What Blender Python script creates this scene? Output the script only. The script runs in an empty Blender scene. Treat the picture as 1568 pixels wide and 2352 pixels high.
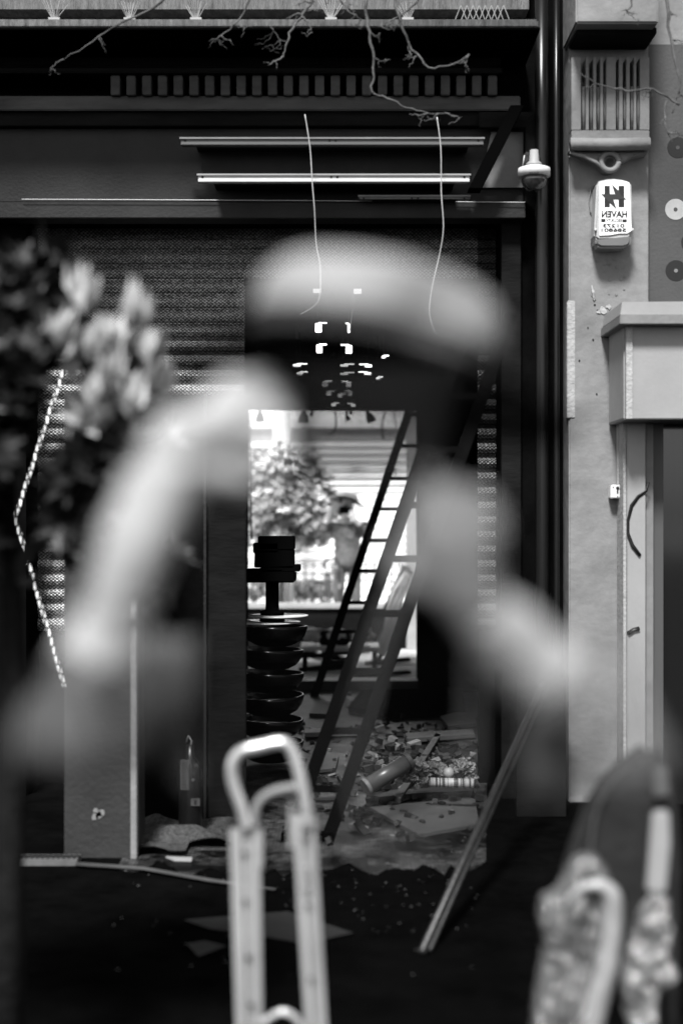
import bpy, bmesh, math, random
from mathutils import Vector, Matrix, noise
random.seed(7)
scn = bpy.context.scene
COL = scn.collection
R = math.radians
# ------------------------------------------------------------------ camera, sky, sun, exposure
K = 0.48/1568.0                      # metres per photo pixel (1568 wide) per metre of distance
EYE = 1.6
cd = bpy.data.cameras.new('camera'); cam = bpy.data.objects.new('camera', cd); COL.objects.link(cam)
cam.location = (0, 0, EYE); cam.rotation_euler = (R(90), 0, 0)
cd.sensor_fit = 'HORIZONTAL'; cd.sensor_width = 24.0; cd.lens = 50.0
cd.clip_start = 0.05; cd.clip_end = 500
cd.dof.use_dof = True; cd.dof.focus_distance = 8.6; cd.dof.aperture_fstop = 1.0
cd.dof.aperture_blades = 0
scn.camera = cam
w = bpy.data.worlds.new('World'); scn.world = w; w.use_nodes = True
wn = w.node_tree.nodes; wl = w.node_tree.links
SUN_EL, SUN_AZ = 52, -14             # from behind the camera, a little to the left
sky = wn.new('ShaderNodeTexSky'); sky.sky_type = 'NISHITA'; sky.sun_disc = False
sky.sun_elevation = R(SUN_EL); sky.sun_rotation = R(180-SUN_AZ)
bw = wn.new('ShaderNodeRGBToBW')
bg = wn['Background']; wl.new(sky.outputs[0], bw.inputs[0]); wl.new(bw.outputs[0], bg.inputs[0])
bg.inputs[1].default_value = 0.09
sd = bpy.data.lights.new('sun', 'SUN'); sd.energy = 3.4; sd.angle = R(10); sd.color = (1, 1, 1)
so = bpy.data.objects.new('sun', sd); COL.objects.link(so); so.location = (0, -5, 12)
sdir = Vector((math.sin(R(SUN_AZ))*math.cos(R(SUN_EL)), -math.cos(R(SUN_AZ))*math.cos(R(SUN_EL)), math.sin(R(SUN_EL))))
so.rotation_euler = sdir.to_track_quat('Z', 'Y').to_euler()
scn.view_settings.view_transform = 'Standard'; scn.view_settings.look = 'None'
scn.view_settings.exposure = 1.5; scn.view_settings.gamma = 1.0
scn.render.engine = 'CYCLES'
scn.cycles.transparent_max_bounces = 24

# ------------------------------------------------------------------ helpers
def X(px, d): return (px-784)*K*d
def Z(py, d): return EYE-(py-1176)*K*d
def P(px, py, d): return Vector((X(px, d), d, Z(py, d)))

ORG = {}
def tag(o, label=None, cat=None, group=None, kind=None):
    if label: o['label'] = label
    if cat: o['category'] = cat
    if group: o['group'] = group
    if kind: o['kind'] = kind
    return o
def thing(name, label, cat, loc, group=None):
    o = bpy.data.objects.new(name, None); COL.objects.link(o)
    o.location = loc; o.empty_display_size = 0.1; ORG[o.name] = Vector(loc)
    return tag(o, label, cat, group)

class MB:
    def __init__(s): s.v = []; s.f = []
    def add(s, vs, fs):
        n = len(s.v); s.v += [Vector(a) for a in vs]; s.f += [tuple(i+n for i in f) for f in fs]; return s
    def box(s, x0, x1, y0, y1, z0, z1):
        if x0 > x1: x0, x1 = x1, x0
        if y0 > y1: y0, y1 = y1, y0
        if z0 > z1: z0, z1 = z1, z0
        return s.add([(x0,y0,z0),(x1,y0,z0),(x1,y1,z0),(x0,y1,z0),(x0,y0,z1),(x1,y0,z1),(x1,y1,z1),(x0,y1,z1)],
                     [(0,3,2,1),(4,5,6,7),(0,1,5,4),(1,2,6,5),(2,3,7,6),(3,0,4,7)])
    def pb(s, px0, px1, py0, py1, d, dep):          # box whose front face spans those photo coordinates at distance d
        return s.box(X(px0,d), X(px1,d), d, d+dep, Z(py1,d), Z(py0,d))
    def obox(s, c, size, rot):                       # oriented box
        M = Matrix.Translation(c) @ rot.to_matrix().to_4x4() if hasattr(rot,'to_matrix') else Matrix.Translation(c) @ rot
        a, b, h = size[0]/2, size[1]/2, size[2]/2
        vs = [M @ Vector(p) for p in [(-a,-b,-h),(a,-b,-h),(a,b,-h),(-a,b,-h),(-a,-b,h),(a,-b,h),(a,b,h),(-a,b,h)]]
        return s.add(vs, [(0,3,2,1),(4,5,6,7),(0,1,5,4),(1,2,6,5),(2,3,7,6),(3,0,4,7)])
    def bar(s, p, q, w, t, up=(0,1,0)):              # bar from p to q, w across, t along 'up'
        p, q = Vector(p), Vector(q); ax = (q-p); L = ax.length; ax.normalize()
        u = Vector(up); sd_ = ax.cross(u).normalized(); u = sd_.cross(ax).normalized()
        vs = []
        for c in (p, q):
            for a, b in ((-1,-1),(1,-1),(1,1),(-1,1)): vs.append(c+sd_*a*w/2+u*b*t/2)
        return s.add(vs, [(0,1,2,3),(7,6,5,4),(0,4,5,1),(1,5,6,2),(2,6,7,3),(3,7,4,0)])
    def tube(s, pts, r, n=8, flat=1.0):
        pts = [Vector(p) for p in pts]; m = len(pts)
        if not hasattr(r, '__len__'): r = [r]*m
        vs = []; prev = None
        for i, p in enumerate(pts):
            t = (pts[min(i+1,m-1)]-pts[max(i-1,0)])
            if t.length < 1e-9: t = Vector((0,0,1))
            t.normalize()
            if prev is None: a = t.orthogonal().normalized()
            else:
                a = prev - t*prev.dot(t)
                if a.length < 1e-6: a = t.orthogonal()
                a.normalize()
            prev = a; b = t.cross(a)
            for k in range(n):
                th = 2*math.pi*k/n; vs.append(p+(a*math.cos(th)+b*math.sin(th)*flat)*r[i])
        fs = [(i*n+k, i*n+(k+1)%n, (i+1)*n+(k+1)%n, (i+1)*n+k) for i in range(m-1) for k in range(n)]
        fs += [tuple(range(n-1,-1,-1)), tuple(range((m-1)*n, m*n))]
        return s.add(vs, fs)
    def lathe(s, c, prof, n=32, M=None):             # prof: (radius, height)
        c = Vector(c); vs = []; M = M or Matrix.Identity(3)
        for r_, h in prof:
            for k in range(n):
                th = 2*math.pi*k/n; vs.append(c+M @ Vector((r_*math.cos(th), r_*math.sin(th), h)))
        m = len(prof)
        fs = [(i*n+k, i*n+(k+1)%n, (i+1)*n+(k+1)%n, (i+1)*n+k) for i in range(m-1) for k in range(n)]
        fs += [tuple(range(n-1,-1,-1)), tuple(range((m-1)*n, m*n))]
        return s.add(vs, fs)
    def prism(s, pts, y, t):                         # pts (x,z), front at y, thickness t backwards
        n = len(pts); vs = [(a,y,b) for a,b in pts]+[(a,y+t,b) for a,b in pts]
        fs = [tuple(range(n)), tuple(range(2*n-1,n-1,-1))]+[(i, i+n, (i+1)%n+n, (i+1)%n) for i in range(n)]
        return s.add(vs, fs)
    def pprism(s, pts, d, t): return s.prism([(X(a,d), Z(b,d)) for a,b in pts], d, t)
    def build(s, name, m, parent=None, smooth=False, bevel=0, seg=2):
        me = bpy.data.meshes.new(name)
        if parent is not None: org = ORG[parent.name]
        else:
            lo = Vector([min(v[i] for v in s.v) for i in range(3)]); hi = Vector([max(v[i] for v in s.v) for i in range(3)])
            org = (lo+hi)/2; org.z = lo.z
        me.from_pydata([v-org for v in s.v], [], s.f)
        bm = bmesh.new(); bm.from_mesh(me)
        bmesh.ops.recalc_face_normals(bm, faces=bm.faces)
        if bevel:
            es = [e for e in bm.edges if len(e.link_faces) == 2 and e.calc_face_angle(0) > 0.6]
            bmesh.ops.bevel(bm, geom=es, offset=bevel, segments=seg, affect='EDGES', clamp_overlap=True)
        bm.to_mesh(me); bm.free()
        if smooth or bevel:
            me.polygons.foreach_set('use_smooth', [True]*len(me.polygons))
            if not smooth or bevel:
                try: me.set_sharp_from_angle(angle=R(40))
                except Exception: pass
        return link(name, me, m, parent, org)
def link(name, me, m, parent, org):
    o = bpy.data.objects.new(name, me); COL.objects.link(o); ORG[o.name] = Vector(org)
    if m is not None: me.materials.append(m)
    if parent is not None: o.parent = parent
    else: o.location = org
    return o

MATS = {}
def mat(name, v, rough=0.6, var=0.0, scale=8.0, bump=0.0, bscale=40.0, metal=0.0, spec=0.3, emit=0.0, stretch=None, lo=None):
    if not name.startswith(('rear','far_','p_','pale_paving')): v *= .7; lo = lo*.7 if lo is not None else None; emit *= .7  # colours in front dimmed so the back street looks brighter lit
    m = bpy.data.materials.new(name); m.use_nodes = True; nt = m.node_tree; N = nt.nodes; L = nt.links
    b = N['Principled BSDF']; b.inputs['Roughness'].default_value = rough; b.inputs['Metallic'].default_value = metal
    b.inputs['Specular IOR Level'].default_value = spec; b.inputs['Base Color'].default_value = (v,v,v,1)
    tc = N.new('ShaderNodeTexCoord'); mp = N.new('ShaderNodeMapping'); L.new(tc.outputs['Object'], mp.inputs[0])
    if stretch: mp.inputs['Scale'].default_value = stretch
    if var:
        n1 = N.new('ShaderNodeTexNoise'); n1.inputs['Scale'].default_value = scale; n1.inputs['Detail'].default_value = 8
        n1.inputs['Roughness'].default_value = 0.65
        L.new(mp.outputs[0], n1.inputs[0])
        r = N.new('ShaderNodeMapRange'); r.inputs[1].default_value = 0.3; r.inputs[2].default_value = 0.7
        r.inputs[3].default_value = v*(1-var) if lo is None else lo; r.inputs[4].default_value = v*(1+var*0.6)
        L.new(n1.outputs[0], r.inputs[0]); L.new(r.outputs[0], b.inputs['Base Color'])
    if bump:
        n2 = N.new('ShaderNodeTexNoise'); n2.inputs['Scale'].default_value = bscale; n2.inputs['Detail'].default_value = 6
        L.new(mp.outputs[0], n2.inputs[0]); bp = N.new('ShaderNodeBump'); bp.inputs['Strength'].default_value = bump
        bp.inputs['Distance'].default_value = 0.02; L.new(n2.outputs[0], bp.inputs['Height']); L.new(bp.outputs[0], b.inputs['Normal'])
    if emit:
        b.inputs['Emission Color'].default_value = (1,1,1,1); b.inputs['Emission Strength'].default_value = emit
    MATS[name] = m; return m
def ghost(name, v, f, rough=0.8):                    # faint see-through skin of a mirrored image, front faces only
    m = mat(name, v, rough, 0.15, 6, 0.15, 30, spec=0.1); nt = m.node_tree; N = nt.nodes; L = nt.links
    b = N['Principled BSDF']; b.inputs['Specular IOR Level'].default_value = 0; out = N['Material Output']; tr = N.new('ShaderNodeBsdfTransparent'); mx = N.new('ShaderNodeMixShader')
    g = N.new('ShaderNodeNewGeometry'); mm = N.new('ShaderNodeMath'); mm.operation = 'MULTIPLY_ADD'
    L.new(g.outputs['Backfacing'], mm.inputs[0]); mm.inputs[1].default_value = -f; mm.inputs[2].default_value = f
    L.new(mm.outputs[0], mx.inputs[0]); L.new(tr.outputs[0], mx.inputs[1]); L.new(b.outputs[0], mx.inputs[2])
    L.new(mx.outputs[0], out.inputs[0]); return m

M_shadeground   = mat('shaded_ground', 0.003, 1.0, 0.5, 5, spec=0.0)  # near-black colour stands for the unlit foreground floor
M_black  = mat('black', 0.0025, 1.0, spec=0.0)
M_blackg = mat('black_gloss', 0.005, 0.3, spec=0.3)
M_iron   = mat('iron', 0.014, 0.45, 0.5, 20, 0.2, 60)
M_dwall  = mat('dark_wall', 0.005, 0.9, 0.5, 3, 0.2, 30, spec=0.0)
M_dwall2 = mat('dark_tone', 0.009, 0.7, 0.6, 2.5, 0.15, 20, stretch=(1,1,4), spec=0.05)
M_fascia = mat('fascia_paint', 0.021, 0.55, 0.6, 1.3, 0.12, 60, spec=0.15)
M_band   = mat('band_paint', 0.06, 0.6, 0.6, 2.0, 0.15, 30, stretch=(1,1,5), lo=0.02)
M_stone  = mat('ledge_stone', 0.15, 0.8, 0.6, 14, 0.6, 60, stretch=(3,1,0.4))
M_plast  = mat('painted_plaster', 0.215, 0.7, 0.34, 3.2, 0.32, 15)
M_plast2 = mat('worn_plaster', 0.37, 0.75, 0.2, 12, 0.4, 50)
M_poster = mat('poster_board', 0.062, 0.6, 0.12, 6, 0.1, 60)
M_white  = mat('white_enamel', 0.72, 0.4, 0.12, 10, 0.05, 60)
M_whiteg = mat('off_white', 0.42, 0.5, 0.15, 10, 0.05, 60)
M_grey   = mat('grey_paint', 0.20, 0.5, 0.2, 8, 0.1, 40)
M_grey2  = mat('light_grey_panel', 0.30, 0.5, 0.12, 3, 0.05, 60)
M_ink    = mat('ink', 0.008, 0.5)
M_alu    = mat('aluminium', 0.95, 0.28, 0.3, 14, 0.08, 50, metal=0.55, spec=0.5, stretch=(1,1,0.15))
M_pole   = mat('weathered_pole', 0.022, 0.4, 0.5, 25, 0.2, 60, stretch=(1,1,0.2), spec=0.5)
M_lamp   = mat('lit_lamp', 0.3, 0.5, emit=2.0)  # window light reflected on lamp fittings, put in as emission
M_lampd  = mat('dim_lamp', 0.2, 0.5, emit=0.5)  # dimmer window reflection on lamp fittings, put in as emission
M_cable  = mat('pale_cable', 0.62, 0.5)
M_rear   = mat('rear_white', 0.88, 0.7, 0.1, 3)
M_rearg  = mat('rear_grey', 0.30, 0.7, 0.2, 5)
M_pave   = mat('pale_paving', 0.55, 0.8, 0.2, 6)
M_leaf   = mat('leaf', 0.16, 0.35, 0.75, 9, 0.1, 30, spec=0.5)
M_leafl  = mat('lit_leaf', 0.52, 0.45, 0.4, 12, 0.1, 30, spec=0.5)
M_bark   = mat('bark', 0.05, 0.8, 0.5, 30, 0.5, 60)
M_twig   = mat('twig_bark', 0.09, 0.7, 0.95, 7, 0.3, 60)
M_board  = mat('board', 0.07, 0.6, 0.3, 6, 0.1, 30)
M_boardl = mat('pale_board', 0.30, 0.6, 0.3, 6, 0.1, 30)
M_plastic= mat('plastic_wrap', 0.11, 0.16, 0.35, 4, 0.9, 30, spec=1.0)
M_panel  = mat('dark_fabric', 0.014, 0.6, 0.5, 6, 0.3, 20)
M_glassd = mat('dark_glass', 0.012, 0.08, spec=0.5)

# perforated roller shutter
def shutter_mat(name, v, lo, sx=190.0, sz=260.0):
    v *= .7; lo *= .7
    m = bpy.data.materials.new(name); m.use_nodes = True; nt = m.node_tree; N = nt.nodes; L = nt.links
    b = N['Principled BSDF']; b.inputs['Roughness'].default_value = 0.45; b.inputs['Metallic'].default_value = 0.3
    tc = N.new('ShaderNodeTexCoord'); sp = N.new('ShaderNodeSeparateXYZ'); L.new(tc.outputs['Object'], sp.inputs[0])
    def mt(op, a, bb=None):
        n = N.new('ShaderNodeMath'); n.operation = op
        for i, q in enumerate((a, bb)):
            if q is None: continue
            if isinstance(q, (int, float)): n.inputs[i].default_value = q
            else: L.new(q, n.inputs[i])
        return n.outputs[0]
    a = mt('SINE', mt('MULTIPLY', sp.outputs[0], sx)); c = mt('SINE', mt('MULTIPLY', sp.outputs[2], sz))
    ns = N.new('ShaderNodeTexNoise'); ns.inputs['Scale'].default_value = 60; ns.inputs['Detail'].default_value = 4
    L.new(tc.outputs['Object'], ns.inputs[0])
    nb = N.new('ShaderNodeTexNoise'); nb.inputs['Scale'].default_value = 2.2; nb.inputs['Detail'].default_value = 6
    L.new(tc.outputs['Object'], nb.inputs[0])
    q = mt('ADD', mt('MULTIPLY', a, c), mt('MULTIPLY', mt('SUBTRACT', ns.outputs[0], 0.5), 3.2))
    r = N.new('ShaderNodeMapRange'); r.inputs[1].default_value = -0.3; r.inputs[2].default_value = 0.7
    r.inputs[3].default_value = lo; r.inputs[4].default_value = v; L.new(q, r.inputs[0])
    r2 = N.new('ShaderNodeMapRange'); r2.inputs[1].default_value = 0.3; r2.inputs[2].default_value = 0.65
    r2.inputs[3].default_value = 0.45; r2.inputs[4].default_value = 1.0; L.new(nb.outputs[0], r2.inputs[0])
    L.new(mt('MULTIPLY', r.outputs[0], r2.outputs[0]), b.inputs['Base Color'])
    bp = N.new('ShaderNodeBump'); bp.inputs['Strength'].default_value = 0.5; bp.inputs['Distance'].default_value = 0.004
    L.new(q, bp.inputs['Height']); L.new(bp.outputs[0], b.inputs['Normal'])
    return m
M_shut = shutter_mat('perforated_steel', 0.62, 0.07, 270, 340)
def floor_mat():
    m = bpy.data.materials.new('mosaic_floor'); m.use_nodes = True; nt = m.node_tree; N = nt.nodes; L = nt.links
    b = N['Principled BSDF']; b.inputs['Roughness'].default_value = 0.45; b.inputs['Specular IOR Level'].default_value = .15
    tc = N.new('ShaderNodeTexCoord'); br = N.new('ShaderNodeTexBrick'); L.new(tc.outputs['Object'], br.inputs[0])
    br.inputs['Scale'].default_value = 14; br.inputs['Color1'].default_value = (.085,.085,.085,1); br.inputs['Color2'].default_value = (.02,.02,.02,1)
    br.inputs['Mortar'].default_value = (.008,.008,.008,1); br.inputs['Mortar Size'].default_value = 0.05; br.inputs['Bias'].default_value = -0.1
    ns = N.new('ShaderNodeTexNoise'); ns.inputs['Scale'].default_value = 2.5; ns.inputs['Detail'].default_value = 8; ns.inputs['Roughness'].default_value = .7
    L.new(tc.outputs['Object'], ns.inputs[0]); r = N.new('ShaderNodeMapRange'); r.inputs[1].default_value = .44; r.inputs[2].default_value = .58
    r.inputs[3].default_value = 0.03; r.inputs[4].default_value = 1.2; L.new(ns.outputs[0], r.inputs[0])
    mx = N.new('ShaderNodeMix'); mx.data_type = 'RGBA'; mx.blend_type = 'MULTIPLY'; mx.inputs[0].default_value = 1
    L.new(br.outputs[0], mx.inputs[6]); L.new(r.outputs[0], mx.inputs[7]); L.new(mx.outputs[2], b.inputs['Base Color'])
    bp = N.new('ShaderNodeBump'); bp.inputs['Strength'].default_value = .6; bp.inputs['Distance'].default_value = .01
    L.new(br.outputs[1], bp.inputs['Height']); L.new(bp.outputs[0], b.inputs['Normal'])
    return m
M_floor = floor_mat()

# ------------------------------------------------------------------ ground
tag(MB().box(-60, 60, -40, 60, -0.3, 0).build('ground', M_shadeground), kind='structure')
q = [(1.3,12.6),(-1.35,12.6)]+[(-1.0+1.66*i/40, 6.35+.30*noise.noise(Vector((i*.31,2,0)))+.16*noise.noise(Vector((i*1.1,5,0)))) for i in range(41)]
n_ = len(q); tag(MB().add([(a,b,.006) for a,b in q]+[(a,b,.001) for a,b in q], [tuple(range(n_)), tuple(range(2*n_-1,n_-1,-1))]+[(i,i+n_,(i+1)%n_+n_,(i+1)%n_) for i in range(n_)]).build('floor', M_floor), kind='structure')
tag(MB().box(-2.0, 2.0, 13.1, 16.45, 0.001, 0.012).build('back_floor', M_pave), kind='structure')
tag(MB().box(-8, 8, 16.95, 24.2, 0.001, 0.012).build('pavement', M_pave), kind='structure')

# ------------------------------------------------------------------ the shuttered shop front
D = 8.0
shop = thing('shop_building', 'dark-toned shop front with dentil cornice and open doorway under a deep fascia', 'shop', (0, D, 0))  # facade colours kept dark to stand for a dim reflection
wb = MB()
wb.box(-4.2, X(1304,D), D, 8.75, Z(500,D), 4.95)                       # wall above the shutter
wb.box(-4.2, X(60,D), D, 8.75, 0, Z(500,D))                            # left pier
wb.box(X(1152,D), X(1304,D), D, 8.75, 0, Z(500,D))                     # right pier
wb.build('wall', M_dwall, shop)
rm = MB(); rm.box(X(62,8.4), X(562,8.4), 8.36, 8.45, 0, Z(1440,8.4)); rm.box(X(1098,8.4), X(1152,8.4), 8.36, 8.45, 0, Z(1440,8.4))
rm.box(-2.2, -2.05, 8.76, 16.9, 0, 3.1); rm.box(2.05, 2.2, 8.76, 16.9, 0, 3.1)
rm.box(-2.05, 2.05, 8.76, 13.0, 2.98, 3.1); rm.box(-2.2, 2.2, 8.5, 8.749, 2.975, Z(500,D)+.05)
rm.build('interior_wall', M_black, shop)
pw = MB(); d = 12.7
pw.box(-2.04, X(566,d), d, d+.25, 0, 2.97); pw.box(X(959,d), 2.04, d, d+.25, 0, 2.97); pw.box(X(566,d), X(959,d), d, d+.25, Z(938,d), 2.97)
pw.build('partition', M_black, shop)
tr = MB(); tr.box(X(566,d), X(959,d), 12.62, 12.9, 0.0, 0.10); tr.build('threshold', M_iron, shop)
bw_ = MB(); d = 16.5
bw_.box(-2.04, X(556,d), d, d+.3, 0, 3.1); bw_.box(X(960,d), 2.04, d, d+.3, 0, 3.1)
bw_.box(X(556,d), X(960,d), d, d+.3, 0, Z(1398,d)); bw_.box(X(556,d), X(960,d), d, d+.3, 2.9, 3.1)
bw_.build('back_wall', M_dwall2, shop)
MB().box(X(556,d), X(936,d), d-.05, d+.35, Z(1398,d)+.002, Z(1388,d)).build('sill', M_whiteg, shop, bevel=.005)
MB().pb(934, 960, 880, 1580, 16.3, .15).build('jamb', M_rearg, shop)
# cornice above
MB().box(-4.2, X(1236,7.4), 7.4, D-.002, Z(62,7.4), Z(42,7.4)).build('ledge', M_stone, shop, bevel=.008)
MB().box(-4.2, X(1240,7.4), 7.395, D-.003, Z(62,7.4)-.012, Z(62,7.4)-.001).build('ledge_shade', M_black, shop)  # black sheet under the ledge: shade put into its colour
MB().box(-4.2, X(1212,7.9), 7.86, D-.002, Z(20,7.86), 4.95).build('upper_band', M_stone, shop)
MB().box(-4.2, X(1150,7.85), 7.85, D-.002, Z(152,7.85), Z(112,7.85)).build('frieze', M_dwall2, shop, bevel=.01)
MB().box(-4.2, X(1150,7.8), 7.72, D-.004, Z(166,7.72), Z(154,7.72)).build('moulding', M_dwall2, shop, bevel=.006)
dn = MB()
for i in range(25):
    px = 254+i*36.1; dn.pb(px, px+21, 171, 217, 7.76, .22)
dn.build('dentil_band', M_band, shop, bevel=.004)
MB().box(-4.2, X(1195,7.8), 7.80, D-.006, Z(252,7.8), Z(219,7.8)).build('cornice_band', M_band, shop, bevel=.006)
MB().box(-4.2, X(1195,7.84), 7.84, D-.008, Z(288,7.84), Z(255,7.84)).build('lower_band', M_dwall2, shop, bevel=.004)
fs = MB(); fs.box(-4.2, X(1204,7.9), 7.9, D-.01, Z(462,7.9), Z(294,7.9)); fs.build('fascia', M_fascia, shop)
MB().box(-4.2, X(1204,7.86), 7.82, D-.012, Z(500,7.82), Z(463,7.82)).build('fascia_lip', M_fascia, shop, bevel=.004)
fr = MB(); d = 7.78
fr.pprism([(1206,292),(1245,256),(1245,500),(1206,461)], d, .1); fr.pprism([(1100,292),(1206,292),(1245,256),(1100,256)], d+.001, .02)
fr.build('fascia_frame', M_dwall2, shop, bevel=.003)
MB().pprism([(1128,302),(1204,302),(1204,430),(1100,430)], 7.87, .028).build('fascia_panel', M_grey, shop)
MB().pprism([(1172,240),(1204,240),(1106,432),(1076,432)], 7.62, .12).build('bracket', M_black, shop, bevel=.003)
MB().tube([P(50,457,7.8), P(300,458,7.8), P(700,460,7.8), P(1206,464,7.8), P(1206,430,7.8)], .0022, 6).build('cable', M_cable, shop, smooth=True)
gr = MB(); gr.pb(1152, 1196, 500, 1860, 7.93, .066); gr.build('shutter_guide', M_dwall2, shop, bevel=.004)
for a, b_ in ((1228,1258),(1270,1284)):
    r = (b_-a)/2*K*7.75; MB().tube([Vector((X((a+b_)/2,7.75),7.75,z)) for z in (0,.9,1.9,2.9,3.7,4.6)], r, 20).build('drainpipe', M_blackg, shop, smooth=True)
# roller shutter
sh = thing('roller_shutter', 'perforated steel roller shutter cut away around the dark doorway', 'shutter', (0, 8.3, 0))
def slats(px0, px1, z0, z1, y, pitch, m, name, parent, depth=.022):
    mb = MB(); x0, x1 = X(px0,y), X(px1,y); n = math.ceil((z1-z0)/pitch)
    prof = [(0,0),(.16,.35),(.20,-.55),(.35,-.95),(.6,-1.0),(.85,-.55),(.95,.0)]
    for i in range(n):
        zt = z1-i*pitch; pr = [(y+b*depth, zt-a*pitch) for a, b in prof]+[(y, zt-pitch)]
        vs = [(x0,a,b) for a,b in pr]+[(x1,a,b) for a,b in pr]; q = len(pr)
        mb.add(vs, [(j, j+1, j+1+q, j+q) for j in range(q-1)])
    return mb.build(name, m, parent)
sy = 8.32; top = Z(498,8.2); pit = 33.6*K*sy
slats(62, 562, Z(1440,sy), top, sy, pit, M_shut, 'curtain', sh)
slats(1096, 1152, Z(1440,sy), top, sy, pit, shutter_mat('shaded_perforated_steel', .09, .01, 270, 340), 'curtain', sh)  # right strip: copy of the shutter steel with shade put into its colour
slats(562, 1096, Z(640,sy), top, sy, pit, M_shut, 'curtain', sh)
MB().box(X(560,8.3), X(1098,8.3), 8.29, 8.36, Z(655,8.3), Z(640,8.3)).build('bottom_rail', M_dwall, sh)
# dark boarding left of the doorway
bd = thing('door_panel', 'tall dark boarding standing left of the doorway', 'panel', (X(440,7.3), 7.3, 0))
MB().box(X(322,7.3), X(470,7.3), 7.3, 7.36, 0, Z(905,7.3)).build('board', M_dwall, bd, bevel=.004)
MB().box(X(472,7.3), X(564,7.3), 7.32, 7.38, 0, Z(905,7.3)).build('board', M_dwall2, bd, bevel=.004)
MB().box(X(468,7.3), X(474,7.3), 7.285, 7.4, 0, Z(905,7.3)).build('edge_strip', M_iron, bd)
# free pier on the left
pl = thing('pillar', 'plain grey pillar with chipped corner standing in the shop window, lower left', 'pillar', (X(230,6.6), 6.6, 0))
MB().box(X(147,6.55), X(312,6.55), 6.55, 6.85, 0, Z(900,6.55)).build('shaft', mat('pillar_paint', .026, .6, .35, 5, .2, 40), pl, bevel=.006)
MB().box(X(300,6.54), X(314,6.54), 6.535, 6.6, 0, Z(905,6.55)).build('corner_bead', M_plast, pl, bevel=.003)
ch = MB()
for i in range(5):
    cx, cy, s_ = 222+random.uniform(-10,14), 1872+random.uniform(-14,18), random.uniform(4,10)
    ch.pprism([(cx+s_*random.uniform(.6,1.2)*math.cos(t*1.05), cy+s_*random.uniform(.6,1.2)*math.sin(t*1.05)) for t in range(6)], 6.547, .004)
ch.build('paint_chip', M_grey, pl)

# ceiling battens on the fascia
for (a, b_, y0, y1, d, m, lab) in ((455,1078,398,417,7.6,M_white,'bright white strip light, lower and brighter of the two long ones on the fascia'),
                          (415,1110,314,332,7.66,mat('batten_grey',.11,.5),'long grey strip light along the upper fascia'),
                          (825,1078,447,456,7.72,M_grey,'short faint strip light under the bright white one')):
    t = thing('strip_light', lab, 'strip light', (X((a+b_)/2,d), d, Z(y1,d)), 'strip lights on the fascia')
    MB().pb(a, b_, y0+5, y1, d, .05).build('tray', m, t, bevel=.003)
    MB().pb(a-3, b_+3, y0, y0+4, d-.01, .07).build('top_flange', M_grey2 if m is M_white else M_grey, t)
    for px in (a+10, (a+b_)/2-6, (a+b_)/2+8, b_-12):
        q = MB(); q.tube([P(px, y0+8, d-.003), P(px, y0+8, d+.01)], .006, 10); q.build('screw', M_ink, t)
    MB().box(X(a+30,d), X(b_-30,d), d+.02, 7.9, Z(y0+9,d), Z(y0+3,d)).build('mounting', M_ink, t)

# bird spikes
M_spk = mat('spike_plastic', .36, .5)
def spikes(px, py, n, h, spread, lab):
    mb = MB(); d = 7.5; b = P(px, py, d)
    for i in range(n):
        a = (i/(n-1)-.5)*spread
        e = b+Vector((math.sin(a)*h, random.uniform(-.05,.05), math.cos(a)*h)); st = b+Vector((a*.018,0,0))
        mb.tube([st, e], [.0022, .0012], 5)
    mb.box(b.x-.03, b.x+.03, b.y-.012, b.y+.012, b.z-.012, b.z+.004)
    tag(mb.build('bird_spikes', M_spk), lab, 'bird spikes', 'bird spikes along the ledge')
for px, n, h, lab in ((125,13,.11,'fan of fine bird spikes at the left end of the ledge'),(298,9,.10,'fan of thick bird spikes, second from the left on the ledge'),
                 (450,11,.10,'fan of bird spikes, third from the left on the ledge'),(760,10,.13,'bright fan of bird spikes near the middle of the ledge, behind the twigs'),
                 (936,13,.09,'dense fan of bird spikes right of the middle of the ledge')):
    spikes(px, 42, n, h, 1.25, lab)
zz = MB()
for i in range(8):
    a = P(1045+i*14, 44, 7.5); zz.tube([a, a+Vector((.03,0,.075))], .002, 5); zz.tube([a+Vector((.06,0,0)), a+Vector((.03,0,.075))], .002, 5)
tag(zz.build('bird_spikes', M_spk), 'zigzag row of bird spikes at the right end of the ledge', 'bird spikes', 'bird spikes along the ledge')

# ------------------------------------------------------------------ neighbouring shop (right)
nb = thing('neighbour_building', 'pale plastered building on the right with fluted pilaster and boxed shop sign', 'building', (1.6, 7.8, 0))
F = 7.8
MB().box(X(1306,F), X(1489,F), F, 8.7, 0, 4.95).build('pilaster', M_plast, nb, bevel=.008)
MB().box(X(1302,F), X(1320,F), F-.006, F+.05, Z(960,F), Z(690,F)).build('corner_patch', M_plast2, nb, bevel=.004)
MB().box(X(1491,F), X(2300,F), F+.12, 8.7, 0, 4.95).build('wall', M_plast, nb)
MB().box(X(1492,F), X(1760,F), F+.08, F+.118, Z(694,F), Z(90,F)).build('poster_board', M_poster, nb)
for (cx, cy, r_, m, m2) in ((1556,338,24,M_ink,M_poster),(1551,480,24,M_whiteg,M_poster),(1588,556,24,M_ink,M_poster),(1552,621,24,M_ink,M_plast),(1625,430,24,M_ink,M_poster),(1632,600,24,M_whiteg,M_poster)):
    y = F+.078
    o = MB().pprism([(cx+r_*math.cos(t*math.pi/24), cy+r_*math.sin(t*math.pi/24)) for t in range(48)], y, .004).build('disc', m, nb)
    MB().pprism([(cx+4.5*math.cos(t*math.pi/8), cy+4.5*math.sin(t*math.pi/8)) for t in range(16)], y-.002, .004).build('disc_hole', m2, o if False else nb)
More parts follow.
